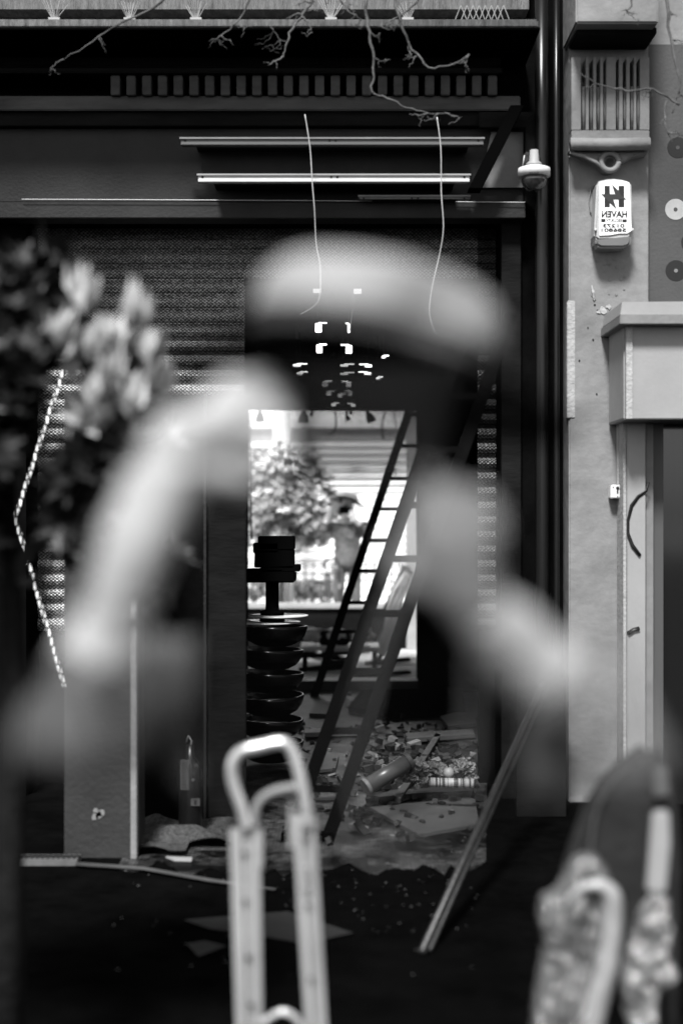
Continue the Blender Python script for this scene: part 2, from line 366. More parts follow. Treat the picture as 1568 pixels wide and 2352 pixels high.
# capital
MB().box(X(1322,7.45), X(1512,7.45), 7.45, F+.1, Z(52,7.45), 4.95).build('corbel', M_plast, nb, bevel=.01)
MB().box(X(1324,7.55), X(1508,7.55), 7.55, F+.1, Z(78,7.55), Z(58,7.55)).build('corbel_shade', M_dwall2, nb, bevel=.008)  # dark step: the corbel's shadow put into its colour
fl = MB(); d = 7.70; x0, x1 = 1312, 1491
edges = [1332,1350,1366,1382,1412,1430,1446,1462]
cuts = [(1334,1345),(1352,1362),(1369,1378),(1385,1392),(1414,1421),(1430,1438),(1446,1455),(1461,1469)]
xs = [x0]+[c for q in cuts for c in q]+[x1]
for i in range(0, len(xs), 2): fl.pb(xs[i], xs[i+1], 130, 298, d, .1)
fl.pb(x0, x1, 298, 320, d, .1); fl.build('fluted_plate', M_plast, nb, bevel=.003)
fr = MB()
for a, b_ in cuts: fr.tube([P((a+b_)/2, 200+random.uniform(-3,3), d+.03), P((a+b_)/2, 299, d+.03)], (b_-a)*.42*K*d, 8)
fr.build('flute_rods', M_plast, nb, smooth=True)
rl = MB(); rl.tube([P(1310,330,7.66), P(1400,331,7.655), P(1491,329,7.66)], .034, 16); rl.build('roll_moulding', M_plast, nb, smooth=True)
# drape and ring ornament
og = MB()
pts = [(1308,346),(1330,352),(1352,364),(1372,372),(1380,384),(1390,391),(1403,393),(1416,388),(1422,377),(1436,368),(1455,356),(1489,350),(1489,344),(1308,342)]
og.pprism(pts, 7.70, .1); og.build('swag', M_plast, nb, bevel=.006)
MB().tube([P(1400+20*math.cos(t*math.pi/12), 371+20*math.sin(t*math.pi/12), 7.69) for t in range(25)], .016, 8).build('ring', M_plast, nb, smooth=True)
MB().tube([P(1400,371,7.685), P(1400,371,7.72)], .022, 16).build('ring_hole', M_ink, nb)
MB().tube([P(1308,350,7.69), P(1340,358,7.68), P(1368,372,7.685), P(1385,388,7.69)], [.008,.012,.012,.006], 8).build('swag_fold', M_plast, nb, smooth=True)
# blisters, cracks
def splat(cx, cy, r_, d, m, name, parent, n=9, t=.006):
    a0 = random.random()*6
    MB().pprism([(cx+r_*random.uniform(.55,1.15)*math.cos(a0+k*2*math.pi/n), cy+r_*random.uniform(.5,1.2)*math.sin(a0+k*2*math.pi/n)) for k in range(n)], d, t).build(name, m, parent, bevel=.002)
for i in range(16): splat(random.uniform(1360,1440), random.uniform(590,680), random.uniform(1.5,6), F-.005, M_plast, 'paint_blister', nb)
for (x, y, r_) in ((1362,672,4),(1364,688,4),(1366,700,3),(1372,712,3),(1350,752,2),(1362,780,3),(1330,828,3),(1370,905,3)): splat(x, y, r_, F-.004, M_iron, 'chip', nb)
MB().tube([P(1358,655,F-.004), P(1362,672,F-.006), P(1364,690,F-.004)], [.004,.009,.004], 6).build('crack', M_plast2, nb)
splat(1385,712,10,F-.006,M_plast2,'chip',nb); splat(1374,716,6,F-.006,M_plast2,'chip',nb); splat(1398,704,7,F-.006,M_plast2,'chip',nb)
# sign box
sb = thing('sign_box', 'blank pale boxed shop sign jutting out on the right above the doorway', 'shop sign', (X(1520,7.4), 7.4, Z(963,7.4)))
MB().box(X(1436,7.35), X(2100,7.35), 7.35, F+.1, Z(963,7.35), Z(735,7.35)).build('box', M_grey2, sb, bevel=.006)
MB().prism([(X(1412,7.6),Z(966,7.6)),(X(1437,7.35),Z(964,7.35)),(X(1437,7.35),Z(708,7.35)),(X(1412,7.6),Z(708,7.6))], 7.37, .4).build('side', M_grey2, sb)
MB().box(X(1437,7.34), X(1452,7.34), 7.335, 7.36, Z(962,7.34), Z(745,7.34)).build('edge_trim', M_plast2, sb, bevel=.002)
MB().box(X(1420,7.3), X(2110,7.3), 7.26, F+.1, Z(744,7.26), Z(722,7.26)).build('cover', M_grey, sb, bevel=.004)
MB().prism([(X(1411,7.5),Z(706,7.5)),(X(2100,7.5),Z(700,7.5)),(X(2100,7.3),Z(722,7.3)),(X(1424,7.3),Z(722,7.3))], 7.3, .5).build('top_slope', M_grey2, sb)
# door frame under it
df = thing('door_frame', 'pale door frame with black paint strokes under the sign box', 'door frame', (X(1490,7.6), 7.6, 0))
MB().box(X(1440,7.6), X(1482,7.6), 7.6, 7.9, 0, Z(966,7.6)).build('post', M_grey2, df, bevel=.004)
MB().box(X(1483,7.65), X(1501,7.65), 7.66, 7.9, 0, Z(966,7.65)).build('stop', M_grey, df, bevel=.003)
MB().box(X(1502,7.65), X(1530,7.65), 7.72, 7.9, 0, Z(966,7.65)).build('stile', mat('stile_paint', .075, .5), df, bevel=.003)
MB().box(X(1531,7.65), X(2000,7.65), 7.78, 7.9, 0, Z(966,7.65)).build('door_glass', M_glassd, df)
MB().box(X(1431,7.62), X(1438,7.62), 7.62, 7.8, 0, Z(966,7.62)).build('trim', M_plast2, df, bevel=.002)
MB().tube([P(1478,1112,7.62), P(1490,1108,7.595), P(1484,1128,7.594), P(1466,1140,7.594), P(1450,1162,7.594), P(1442,1195,7.594), P(1442,1225,7.594), P(1452,1252,7.594), P(1470,1276,7.594)], [.003,.004,.008,.011,.013,.010,.010,.012,.010], 8, .4).build('paint_stroke', M_ink, df, smooth=True)
MB().tube([P(1441,1455,7.594), P(1455,1446,7.594), P(1468,1443,7.594)], .012, 8, .4).build('paint_stroke', M_ink, df, smooth=True)
# conduit and key switch
cs = thing('key_switch', 'small white key switch box below a conduit on the pale pilaster', 'switch', (X(1418,7.7), 7.7, Z(1145,7.7)))
MB().pb(1402, 1434, 1113, 1145, 7.72, .075).build('box', M_white, cs, bevel=.006)
MB().tube([P(1418,1121,7.717), P(1418,1121,7.73)], .009, 12).build('keyhole', M_ink, cs)
MB().pb(1416.4, 1419.6, 1121, 1133, 7.716, .01).build('key_slot', M_ink, cs)
for px, py in ((1408,1119),(1428,1118),(1418,1140)): MB().tube([P(px,py,7.717), P(px,py,7.73)], .003, 8).build('screw', M_ink, cs)
MB().box(X(1418,7.75), X(1427,7.75), 7.75, 7.79, Z(1113,7.75), Z(970,7.75)).build('conduit', M_whiteg, cs, bevel=.004)

# ------------------------------------------------------------------ alarm box with mirrored writing
AD = 7.66
al = thing('alarm_box', 'white security alarm box with mirrored lettering and a star logo', 'alarm box', (X(1406,AD), AD, Z(570,AD)))
def text_mesh(body, cx, cy, wpx, hpx, d, parent, m=M_ink, bold=.0, mirror=True, name='lettering'):
    cu = bpy.data.curves.new('t', 'FONT'); cu.body = body; cu.size = 1; cu.align_x = 'CENTER'; cu.offset = bold; cu.extrude = 0.002
    o = bpy.data.objects.new('t', cu); COL.objects.link(o)
    dg = bpy.context.evaluated_depsgraph_get(); me = bpy.data.meshes.new_from_object(o.evaluated_get(dg)); COL.objects.unlink(o); bpy.data.objects.remove(o)
    xs_ = [v.co.x for v in me.vertices]; ys_ = [v.co.y for v in me.vertices]; mx, my = (max(xs_)+min(xs_))/2, (max(ys_)+min(ys_))/2
    sx, sy_ = wpx*K*d/(max(xs_)-min(xs_)), hpx*K*d/(max(ys_)-min(ys_)); c = P(cx, cy, d)-ORG[parent.name]
    for v in me.vertices:
        x = (v.co.x-mx)*sx*(-1 if mirror else 1); z = (v.co.y-my)*sy_; y = -.0008 if v.co.z > 0 else .003
        v.co = c+Vector((x, y, z))
    me.materials.clear()
    bm = bmesh.new(); bm.from_mesh(me); bmesh.ops.recalc_face_normals(bm, faces=bm.faces); bm.to_mesh(me); bm.free()
    return link(name, me, m, parent, ORG[parent.name])
MB().pprism([(1370,420),(1376,414),(1395,410),(1410,409),(1428,411),(1446,416),(1450,424),(1452,532),(1448,545),(1440,550),(1374,552),(1364,545),(1366,500)], AD, .13).build('housing', M_whiteg, al, bevel=.012, seg=3)
MB().pprism([(1366,544),(1451,536),(1450,556),(1444,565),(1430,569),(1380,569),(1368,563)], AD-.004, .125).build('lower_cover', mat('alarm_lens', .15, .3, .1, 6), al, bevel=.014, seg=3)
MB().pprism([(1375,418),(1395,413.5),(1410,412.5),(1428,414),(1445,418),(1450,530),(1440,536),(1422,536),(1400,540),(1376,541)], AD-.008, .01).build('front_label', mat('label_white', .95, .5), al, bevel=.002)
TD = AD-.0095
lg = MB(); lg.pprism([(1388,426),(1400,426),(1400,475),(1388,475)], TD, .004); lg.pprism([(1420,426),(1433,426),(1433,475),(1420,475)], TD, .004)
lg.build('logo_bars', M_ink, al)
st = MB(); st.pprism([(1381,445),(1412,445),(1405,423),(1420,437),(1426,447),(1438,457),(1408,457),(1415,479),(1400,465),(1391,456)], TD-.001, .004)
st.build('logo_star', mat('logo_grey', .022, .6), al)
text_mesh('HAVEN', 1410.5, 491, 59, 15, TD, al, bold=.03)
text_mesh('SECURITY', 1409.5, 505.5, 36, 6, TD, al)
MB().pprism([(1380,502),(1390,502),(1390,509),(1380,509)], TD, .003).build('logo_block', M_ink, al)
MB().pprism([(1429,503),(1439,503),(1439,509.5),(1429,509.5)], TD, .003).build('logo_block', M_ink, al)
text_mesh('01273', 1409, 517.5, 49, 8, TD, al, bold=.02)
text_mesh('586801', 1409, 527.5, 57, 8, TD, al, bold=.02)
for px in (1367, 1452): MB().tube([P(px,526,AD-.01), P(px,526,AD+.03)], .007, 10).build('fixing', M_white, al, bevel=.001)
MB().tube([P(1366,424,7.79), P(1356,436,7.79), P(1352,460,7.79), P(1355,485,7.79), P(1362,498,7.79)], .003, 6).build('cable', M_plast, al, smooth=True)

# ------------------------------------------------------------------ dome camera
cc = thing('security_camera', 'white dome security camera hanging by the fascia corner', 'security camera', P(1226,440,7.55))
c = P(1226, 396, 7.55)
MB().lathe(c, [(.085,-.02),(.086,.008),(.084,.022),(.055,.032),(.02,.034)], 32).build('collar', M_white, cc, smooth=True)
MB().lathe(c, [(.001,-.098),(.03,-.094),(.055,-.075),(.068,-.045),(.07,-.021)], 32).build('dome', mat('dome', .05, .05, spec=.9), cc, smooth=True)
MB().lathe(c, [(.045,.033),(.04,.05),(.026,.062),(.022,.12)], 24).build('neck', M_grey2, cc, smooth=True)
MB().box(c.x-.04, c.x+.04, 7.62, 7.78, c.z+.02, c.z+.13).build('bracket', M_iron, cc, bevel=.006)
MB().box(c.x-.02, c.x+.02, 7.54, 7.63, c.z+.1, c.z+.125).build('arm', M_iron, cc, bevel=.003)
text_mesh('SECURE', 1226, 396.5, 22, 4, 7.55-.0875, cc, mirror=True)
MB().tube([P(1204,356,7.6), P(1200,380,7.62), P(1206,400,7.7)], .003, 6).build('cable', M_cable, cc, smooth=True)

# ------------------------------------------------------------------ hanging cables, ceiling lights in the shop
def cable(pts, d, r, m, lab, name='hanging_cable'):
    q = [P(a,b,d) for a,b in pts]; out = []
    for i in range(len(q)-1):
        p0, p1, p2, p3 = q[max(i-1,0)], q[i], q[i+1], q[min(i+2,len(q)-1)]
        for t in (0,.25,.5,.75):
            out.append(.5*((2*p1)+(-p0+p2)*t+(2*p0-5*p1+4*p2-p3)*t*t+(-p0+3*p1-3*p2+p3)*t**3))
    out.append(q[-1]); return tag(MB().tube(out, r, 6).build(name, m, None, smooth=True), lab, 'cable', 'cables dangling in the shop')
M_cg = mat('bright_cable', .42, .6, .5, 3)
cable([(712,262),(712,340),(717,420),(722,480),(726,560),(735,610),(734,680),(718,705),(690,722)], 1.26, .00125, M_cg, 'white cable dangling from the fascia, left one, curling left at its end') if False else None
cable([(700,262),(712,340),(717,420),(722,480),(726,560),(735,610),(734,680),(718,705),(690,722)], 7.5, .0034, M_cg, 'white cable dangling from the fascia, left one, curling left at its end')
cable([(1003,268),(1012,340),(1013,440),(1018,520),(1010,580),(992,660),(986,720),(1000,768)], 7.5, .0034, M_cg, 'white cable dangling from the fascia, right one, curving towards the ladder')
cable([(806,668),(812,690),(808,720),(804,760)], 8.35, .004, M_cable, 'faint short cable hanging below the ceiling lamps')
cable([(770,940),(770,985),(752,1000)], 15, .009, M_iron, 'dark wire hanging in the bright back window, left of centre')
cable([(886,940),(877,975),(880,1010)], 15, .009, M_iron, 'dark wire hanging in the bright back window, right of centre')
cable([(903,940),(910,985),(905,1060),(908,1100)], 15.2, .008, M_rearg, 'grey wire hanging beside the far ladder')
cable([(573,945),(574,1100),(578,1240)], 15.2, .012, M_iron, 'dark wire hanging along the left edge of the back window')
def clamp_lamp(px, py, wpx, hpx, side, d, k=1.0):
    t = thing('ceiling_lamp', LAB.pop(0), 'ceiling lamp', P(px,py+hpx/2,d), 'ceiling lamps receding into the shop')
    MB().pb(px-wpx/2, px+wpx/2, py-hpx/2, py+hpx/2, d, .05).build('lamp_face', M_lamp if k > .6 else M_lampd, t, bevel=.003)
    MB().pb(min(px,px+side*wpx*1.3), max(px,px+side*wpx*1.3), py-hpx/2-2, py-hpx/2, d+.005, .04).build('glint_edge', M_lamp if k > .6 else M_lampd, t)
    MB().box(X(px,d)-.006, X(px,d)+.006, d+.055, d+.067, Z(py,d), 2.975).build('rod', M_black, t)
rows = [(728,658,19,24,1,8.75,.5,'left of the nearest pair, over the hat'),(821,659,18,26,-1,8.75,.3,'right of the nearest pair, dim'),
        (731,751,15,20,1,9.4,1,'left of the second pair'),(801,752,6,20,-1,9.4,1,'thin one, right of the second pair'),
        (733,800,13,18,1,9.9,1,'left of the third pair'),(801,801,14,18,-1,9.9,1,'right of the third pair'),
        (681,839,18,5,1,10.4,1,'far left of the upper wide row'),(846,840,16,5,-1,10.4,1,'far right of the upper wide row'),(790,839,18,4,1,10.4,.4,'dim, middle of the upper wide row'),
        (688,858,14,5,1,10.8,1,'far left of the lower wide row'),(844,858,16,5,-1,10.8,1,'far right of the lower wide row'),(790,859,18,4,1,10.8,.4,'dim, middle of the lower wide row'),
        (746,882,12,10,1,11.3,1,'left of the pair under the wide rows'),(800,883,12,11,-1,11.3,1,'right of the pair under the wide rows'),
        (755,902,11,8,1,11.7,1,'left of the small cluster above the back window'),(804,902,9,9,-1,11.7,1,'right of the small cluster above the back window'),(781,907,11,6,1,11.8,.7,'tilted one in the small cluster above the back window'),
        (766,928,10,6,1,12.2,1,'left of the last pair, just above the back window'),(811,929,10,6,-1,12.2,1,'right of the last pair, just above the back window'),
        (881,819,9,4,1,10.2,.7,'lone small one to the right, upper'),(868,869,9,4,1,11.0,.7,'lone small one to the right, lower')]
LAB = ['small ceiling lamp with window glint, '+r_[7] for r_ in rows]
for r_ in rows: clamp_lamp(*r_[:7])
def spot(px, py, s_, tilt, d, lab):
    t = thing('spotlight', lab, 'spotlight', P(px,py+s_,d), 'spotlights hanging in the back window')
    c = P(px, py, d); M = Matrix.Rotation(R(tilt), 3, 'Y'); u = s_*K*d
    MB().lathe(c, [(u*.55,-u),(u*.62,-u*.85),(u*.5,-u*.2),(u*.25,u*.3),(u*.2,u*.5)], 20, M).build('shade', M_black, t, smooth=True)
    MB().tube([c+M @ Vector((0,0,u*.4)), Vector((c.x, c.y, Z(915,d)+.03))], .012, 8).build('stem', M_black, t)
spot(597,952,17,0,13.6,'black spotlight hanging at the left of the back window'); spot(697,952,19,3,13.6,'black spotlight hanging left of the middle of the back window')
spot(847,952,18,-25,13.6,'tilted black spotlight hanging right of the middle of the back window')
spot(716,948,7,20,13.8,'small dark spotlight beside the middle big one'); spot(797,956,10,-20,13.8,'small dark spotlight hanging low in the middle'); spot(806,944,7,0,13.9,'tiny dark spotlight hanging against the lintel')
MB_track = MB().box(X(560,13.7), X(965,13.7), 13.6, 13.75, Z(932,13.7), Z(900,13.7)); tag(MB_track.build('lighting_track', M_black), 'black lighting track above the back window', 'track')

# ------------------------------------------------------------------ ladders
def ladder(name, lab, tl, bl, sp, d_t, d_b, rail_w, rungs, m, rung_h):
    L0, L1 = P(*tl, d_t), P(*bl, d_b); off_t = Vector((sp*K*d_t,0,0)); off_b = Vector((sp*K*d_b,0,0))
    R0, R1 = L0+off_t, L1+off_b
    t = thing(name, lab, 'ladder', (L1+R1)/2)
    for a, b in ((L0,L1),(R0,R1)):
        dr = (b-a).normalized()
        MB().bar(a, b, rail_w, .03).build('rail', m, t, bevel=.003)
    for py in rungs:
        f = (py-tl[1])/(bl[1]-tl[1]); a = L0.lerp(L1, f); b = R0.lerp(R1, f)
        MB().bar(a, b, rung_h, .032, up=(0,1,0)).build('rung', m, t, bevel=.004)
    for b in (L1, R1): MB().box(b.x-.035, b.x+.035, b.y-.03, b.y+.03, b.z-.01, b.z+.05).build('foot', M_black, t, bevel=.006)
    return t
M_lad = mat('dark_ladder', .003, .6, .3, 12, spec=.03)
dA = 12.2
ladder('ladder', 'slim dark ladder farther back, its rungs crossing the bright window', (957,890), (722,1600), 58, 12.2, 12.3, .07, [950,1023,1097,1168,1240,1310,1383,1450,1520], M_lad, .032)
ladder('ladder', 'wide dark ladder leaning close by in front of the bright back window', (1085,720), (662,1935), 88, 7.1, 6.9, .062, [790,915,1040,1168,1292,1418,1550,1685,1815], M_lad, .034)

# ------------------------------------------------------------------ stack of bowls and till
sx = X(625,9.0)
for i in range(6):
    z0 = .015+i*.146
    p = [(.07,0),(.12,.01),(.165,.035),(.192,.07),(.207,.112),(.208,.13),(.198,.132),(.17,.10),(.12,.09),(.001,.088)]
    o = MB().lathe((sx+random.uniform(-.022,.018), 9.0, z0+.004), p, 40, Matrix.Rotation(R(random.uniform(-3,3)),3,'Y') @ Matrix.Rotation(R(random.uniform(-2,2)),3,'X')).build('bowl_seat', mat('bowl_black', .003, .2, spec=.12) if i == 0 else MATS['bowl_black'], None, smooth=True)
    names = ['lowest','second from the bottom','third from the bottom','third from the top','second from the top','topmost']
    tag(o, 'dark glossy round stool seat, %s of the tall stack' % names[i], 'stool seat', 'dark stool seats stacked in a tower')
zt = .015+7*.125
for i, (dz, r_, off) in enumerate(((.005,.21,-.03),(.045,.19,.04))):
    o = MB().lathe((sx+off, 9.0, zt+dz), [(.02,0),(r_*.9,.002),(r_,.008),(r_*.98,.013),(.02,.012)], 40).build('glass_plate', mat('glass_plate_%d' % i, .55, .15, spec=.7), None, smooth=True)
    tag(o, ['larger bright round plate lying lowest on the stack of stool seats','smaller bright round plate lying above the larger one'][i], 'plate', 'bright plates on the stack')
MB_h = MB().lathe((sx, 9.0, zt+.02), [(.08,0),(.08,.022),(.03,.024)], 20)
tl_ = thing('till_stand', 'black pedestal standing on the stack, holding a pile of black boxes', 'stand', (sx, 9.0, zt+.06))
MB().lathe((sx, 9.0, zt+.06), [(.075,0),(.075,.025),(.045,.03),(.042,.06),(.042,.32)], 24).build('post', M_black, tl_, smooth=True)
MB().box(sx-.16, sx+.15, 8.85, 9.15, Z(1336,9), Z(1312,9)).build('shelf', M_black, tl_, bevel=.01)
b9 = [(568,650,1306,1330,0,'wide black box lying lowest in the pile on the pedestal'),(600,690,1298,1313,-2,'flat black box jutting right from the pile on the pedestal'),
      (586,676,1262,1304,1,'black box in the middle of the pile on the pedestal'),(583,640,1246,1270,-1,'small black box at the left of the pile on the pedestal'),(594,677,1231,1262,0,'square black box topmost on the pedestal pile')]
for a, b_, y0, y1, rz, lab in b9:
    c_ = P((a+b_)/2, (y0+y1)/2, 9.0)
    o = MB().obox(c_, ((b_-a)*K*9, .2, (y1-y0)*K*9-.002), Matrix.Rotation(R(rz),4,'Y')).build('black_box', M_black, None, bevel=.004); tag(o, lab, 'box', 'black boxes piled on the pedestal')
tag(MB_h.build('plate_spacer', M_black, None), 'short black collar between the bright plates and pedestal', 'collar')

# ------------------------------------------------------------------ back yard street: wall, shutter, tree, railing
rb = thing('far_building', 'sunlit white building seen through the back window', 'building', (0, 24, 0))
MB().box(-8, 8, 24, 24.6, 0, 8).build('wall', M_rear, rb)
MB().box(-8, 8, 23.9, 24, Z(1012,23.9), Z(984,23.9)).build('dark_band', M_rearg, rb)
MB().box(-8, 8, 23.8, 24, Z(982,23.8), Z(962,23.8)).build('sign_band', M_rear, rb)
M_rsh = mat('far_shutter', .9, .5, .08, 3)
mbx = MB(); pitch = 17*K*23.9; zt_ = Z(1012,23.9)
for i in range(int(zt_/pitch)):
    z = zt_-i*pitch
    mbx.add([(-8,23.97,z),(8,23.97,z),(8,23.86,z-pitch*.35),(-8,23.86,z-pitch*.35),(8,23.86,z-pitch*.8),(-8,23.86,z-pitch*.8),(8,23.97,z-pitch),(-8,23.97,z-pitch)],
            [(0,1,2,3),(3,2,4,5),(5,4,6,7)])
mbx.build('shutter', M_rsh, rb)
tag(MB().tube([(X(648,22.5),22.5,z) for z in (0,1,2,3,4,5,6)], [.19,.17,.16,.15,.16,.15,.14], 14).build('tree_trunk', M_rear, None, smooth=True), 'pale tree trunk rising behind the bush in the back window', 'tree')
def leaf(mb, base, dr, L, wd, up):
    dr = dr.normalized(); s_ = dr.cross(up)
    if s_.length < .01: s_ = dr.orthogonal()
    s_.normalize(); u = s_.cross(dr)
    a = base; b = base+dr*L*.45+s_*wd-u*0+u*wd*.25; c = base+dr*L*.45-s_*wd+u*wd*.25; e = base+dr*L-u*L*.12; m_ = base+dr*L*.5
    mb.add([a,b,m_,c,e], [(0,1,2),(0,2,3),(1,4,2),(2,4,3)])
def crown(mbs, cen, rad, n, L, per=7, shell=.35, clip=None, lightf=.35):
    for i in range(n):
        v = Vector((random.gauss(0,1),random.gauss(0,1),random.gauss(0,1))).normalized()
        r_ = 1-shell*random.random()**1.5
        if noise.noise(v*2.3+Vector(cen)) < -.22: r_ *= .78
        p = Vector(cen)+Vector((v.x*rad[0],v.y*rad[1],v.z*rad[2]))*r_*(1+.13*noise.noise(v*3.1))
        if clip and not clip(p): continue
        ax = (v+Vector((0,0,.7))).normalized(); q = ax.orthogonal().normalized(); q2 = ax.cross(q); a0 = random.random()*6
        mb = mbs[1] if (random.random() < lightf and v.z > -.2) else mbs[0]  # light on the upper leaves put in as a paler copy
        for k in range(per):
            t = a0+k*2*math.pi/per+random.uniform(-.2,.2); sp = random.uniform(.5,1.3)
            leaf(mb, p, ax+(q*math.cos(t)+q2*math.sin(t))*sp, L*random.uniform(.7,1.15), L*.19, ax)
# bush in the back street
bs = thing('bush', 'sunlit leafy bush seen in the back window behind the black boxes', 'bush', (X(650,20.5), 20.5, 0))
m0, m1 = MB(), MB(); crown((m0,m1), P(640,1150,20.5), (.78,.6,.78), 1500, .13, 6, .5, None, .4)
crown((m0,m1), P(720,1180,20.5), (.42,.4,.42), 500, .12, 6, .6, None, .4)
m0.build('crown', mat('far_leaf', .30, .4, .7, 6, spec=.4), bs); m1.build('lit_leaves', mat('far_leaf_light', .75, .4, .2, 6), bs)
MB().tube([(X(640,20.5),20.5,0),(X(642,20.5)+.03,20.5,.6),(X(640,20.5),20.5,1.5)], [.06,.05,.03], 10).build('trunk', M_bark, bs, smooth=True)
rlg = thing('railing', 'low metal railing behind the pavement in the back window', 'railing', (X(650,22.3), 22.3, 0))
q = MB()
for i in range(24):
    x = X(540+i*20,22.3); q.tube([(x,22.3,.05),(x,22.3,Z(1292,22.3))], .012, 6)
q.build('bars', M_iron, rlg)
MB().box(X(530,22.3), X(1010,22.3), 22.28, 22.32, Z(1294,22.3), Z(1290,22.3)).build('top_rail', M_iron, rlg)
m2, m3 = MB(), MB()
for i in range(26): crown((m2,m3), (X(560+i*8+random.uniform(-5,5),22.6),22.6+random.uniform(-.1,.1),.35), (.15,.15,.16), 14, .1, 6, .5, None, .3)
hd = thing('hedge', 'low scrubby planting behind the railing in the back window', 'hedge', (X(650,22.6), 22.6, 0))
m2.build('foliage', MATS['far_leaf'], hd); m3.build('lit_leaves', MATS['far_leaf_light'], hd)

# ------------------------------------------------------------------ near tree on the left
nt_ = thing('leafy_shrub', 'leafy tree with pale upright leaf whorls on the left in front of the shutter', 'tree', (X(60,3.7), 3.7, 0))
m0, m1 = MB(), MB(); TR = 3.7
def cl(p):
    px = 784+p.x/(K*p.y); py = 1176-(p.z-EYE)/(K*p.y)
    if px > 410: return False
    lx = 146-(py-850)*.327 if py < 1188 else 36+(py-1190)*.289
    if 840 < py < 1600 and abs(px-lx) < 78: return False
    if px < 150 and py < 640-px*.5: return False
    if py > 1250 and px < 150: return False
    return py < 1460
crown((m0,m1), P(20,1040,TR), (.34,.36,.42), 520, .095, 7, .55, cl, .12)
crown((m0,m1), P(190,1010,TR), (.19,.22,.29), 260, .095, 7, .65, cl, .45)
crown((m0,m1), P(-180,900,TR), (.45,.4,.6), 480, .1, 7, .5, cl, .0)
crown((m0,m1), P(120,1290,TR+.1), (.32,.22,.20), 220, .08, 8, .6, cl, .12)
crown((m0,m0), P(-60,760,TR+.1), (.30,.25,.24), 240, .10, 8, .8, cl, 0)
for wx_, wy_ in ((178,668),(196,690),(298,712),(312,735),(226,770),(370,885),(335,815),(140,765),(250,860),(265,790),(200,800),(160,850),(300,930),(215,905),(345,880),(230,960)):
    p = P(wx_+random.uniform(-8,8), wy_+30, TR-.32+random.uniform(-.08,.1)); a0 = random.random()*6
    for k in range(9):
        t = a0+k*.7; sp = random.uniform(.15,.75); leaf(m1, p, Vector((math.cos(t)*sp+.15, math.sin(t)*sp, 1)), random.uniform(.07,.12), .017, Vector((math.cos(t),math.sin(t),.3)))
m0.build('crown', mat('near_leaf', .022, .45, .8, 6, .1, 30, spec=.2), nt_); m1.build('lit_leaves', M_leafl, nt_)
M_nb = mat('near_bark', .012, .9, .5, 30, .4, 60, spec=.05)
MB().tube([(X(20,TR),TR,0),(X(10,TR),TR+.03,.6),(X(30,TR),TR,1.2),(X(20,TR),TR,1.7)], [.05,.042,.035,.015], 10).build('trunk', M_nb, nt_, smooth=True)
for a in ((190,1010),(-180,900),(120,1290),(300,960)):
    MB().tube([P(20,1330,TR), P((20+a[0])/2,(1330+a[1])/2+30,TR), P(a[0],a[1],TR)], [.02,.014,.006], 8).build('limb', M_bark, nt_, smooth=True)

# ------------------------------------------------------------------ bare twigs overhead
bt = thing('bare_tree', 'bare tree whose thin twigs dangle in front of the cornice', 'tree', (2.7, 6.9, 0))
MB().tube([(2.7,6.9,0),(2.66,6.9,1.5),(2.72,6.88,3),(2.5,6.85,4.3),(2.2,6.8,4.9)], [.14,.12,.1,.08,.06], 12).build('trunk', M_bark, bt, smooth=True)
MB().tube([(2.5,6.85,4.2),(1.6,6.9,4.75),(.6,6.9,4.8),(-.4,6.9,4.72),(-1.5,6.9,4.7)], [.05,.04,.03,.02,.01], 10).build('limb', M_bark, bt, smooth=True)
def twig(pts, r0, d=6.9, kids=3, depth=0):
    q = [P(a,b,d) for a,b in pts]; out = [q[0]]
    for i in range(len(q)-1):
        for t in (.25,.5,.75,1):
            p = q[i].lerp(q[i+1], t); p += Vector((random.uniform(-1,1),random.uniform(-1,1),random.uniform(-1,1)))*.006; out.append(p)
    n = len(out); MB().tube(out, [r0*(1-.75*i/(n-1)) for i in range(n)], 6).build('twig', M_twig, bt, smooth=True)
    if depth < 2:
        for k in range(kids):
            i = random.randrange(2, n); p = out[i]; a = random.uniform(-2.6,-.5) if random.random() < .5 else random.uniform(-.5,.6)
            ln = random.uniform(18,48)*(.7 if depth else 1); px = 784+p.x/(K*d); py = 1176-(p.z-EYE)/(K*d); sg = random.choice((-1,1))
            dx, dy = math.cos(a)*sg, abs(math.sin(a))*.8
            twig([(px,py),(px+dx*ln*.5,py+dy*ln*.5+random.uniform(-4,8)),(px+dx*ln,py+dy*ln+random.uniform(-6,6))], r0*.55, d, 2, depth+1)
twig([(845,-60),(838,20),(848,75),(856,120),(858,165),(852,210),(890,222),(930,246),(985,258),(1030,260)], .009, kids=5)
twig([(900,-60),(908,10),(925,70),(945,115),(985,155),(1035,150),(1075,125)], .009, kids=5)
twig([(590,-60),(570,10),(545,50),(510,80),(480,95)], .007, kids=3)
twig([(430,-60),(350,20),(270,55),(215,95),(145,135)], .007, kids=2)
twig([(720,-60),(715,0),(690,40),(665,75),(655,110),(648,135)], .010, kids=5)
twig([(700,-60),(780,-5),(800,25),(830,45)], .008, kids=4)
twig([(1000,-60),(965,-10),(930,30),(880,55)], .009, kids=5)
twig([(620,60),(640,85),(662,100)], .004, kids=3)
twig([(1530,-60),(1535,60),(1560,190),(1545,260)], .009, kids=3)
twig([(1440,-60),(1452,15),(1430,22)], .006, kids=2)
twig([(1560,240),(1500,205),(1440,205),(1380,195),(1330,170)], .006, kids=3)
twig([(1530,230),(1525,280),(1545,330)], .007, kids=3)

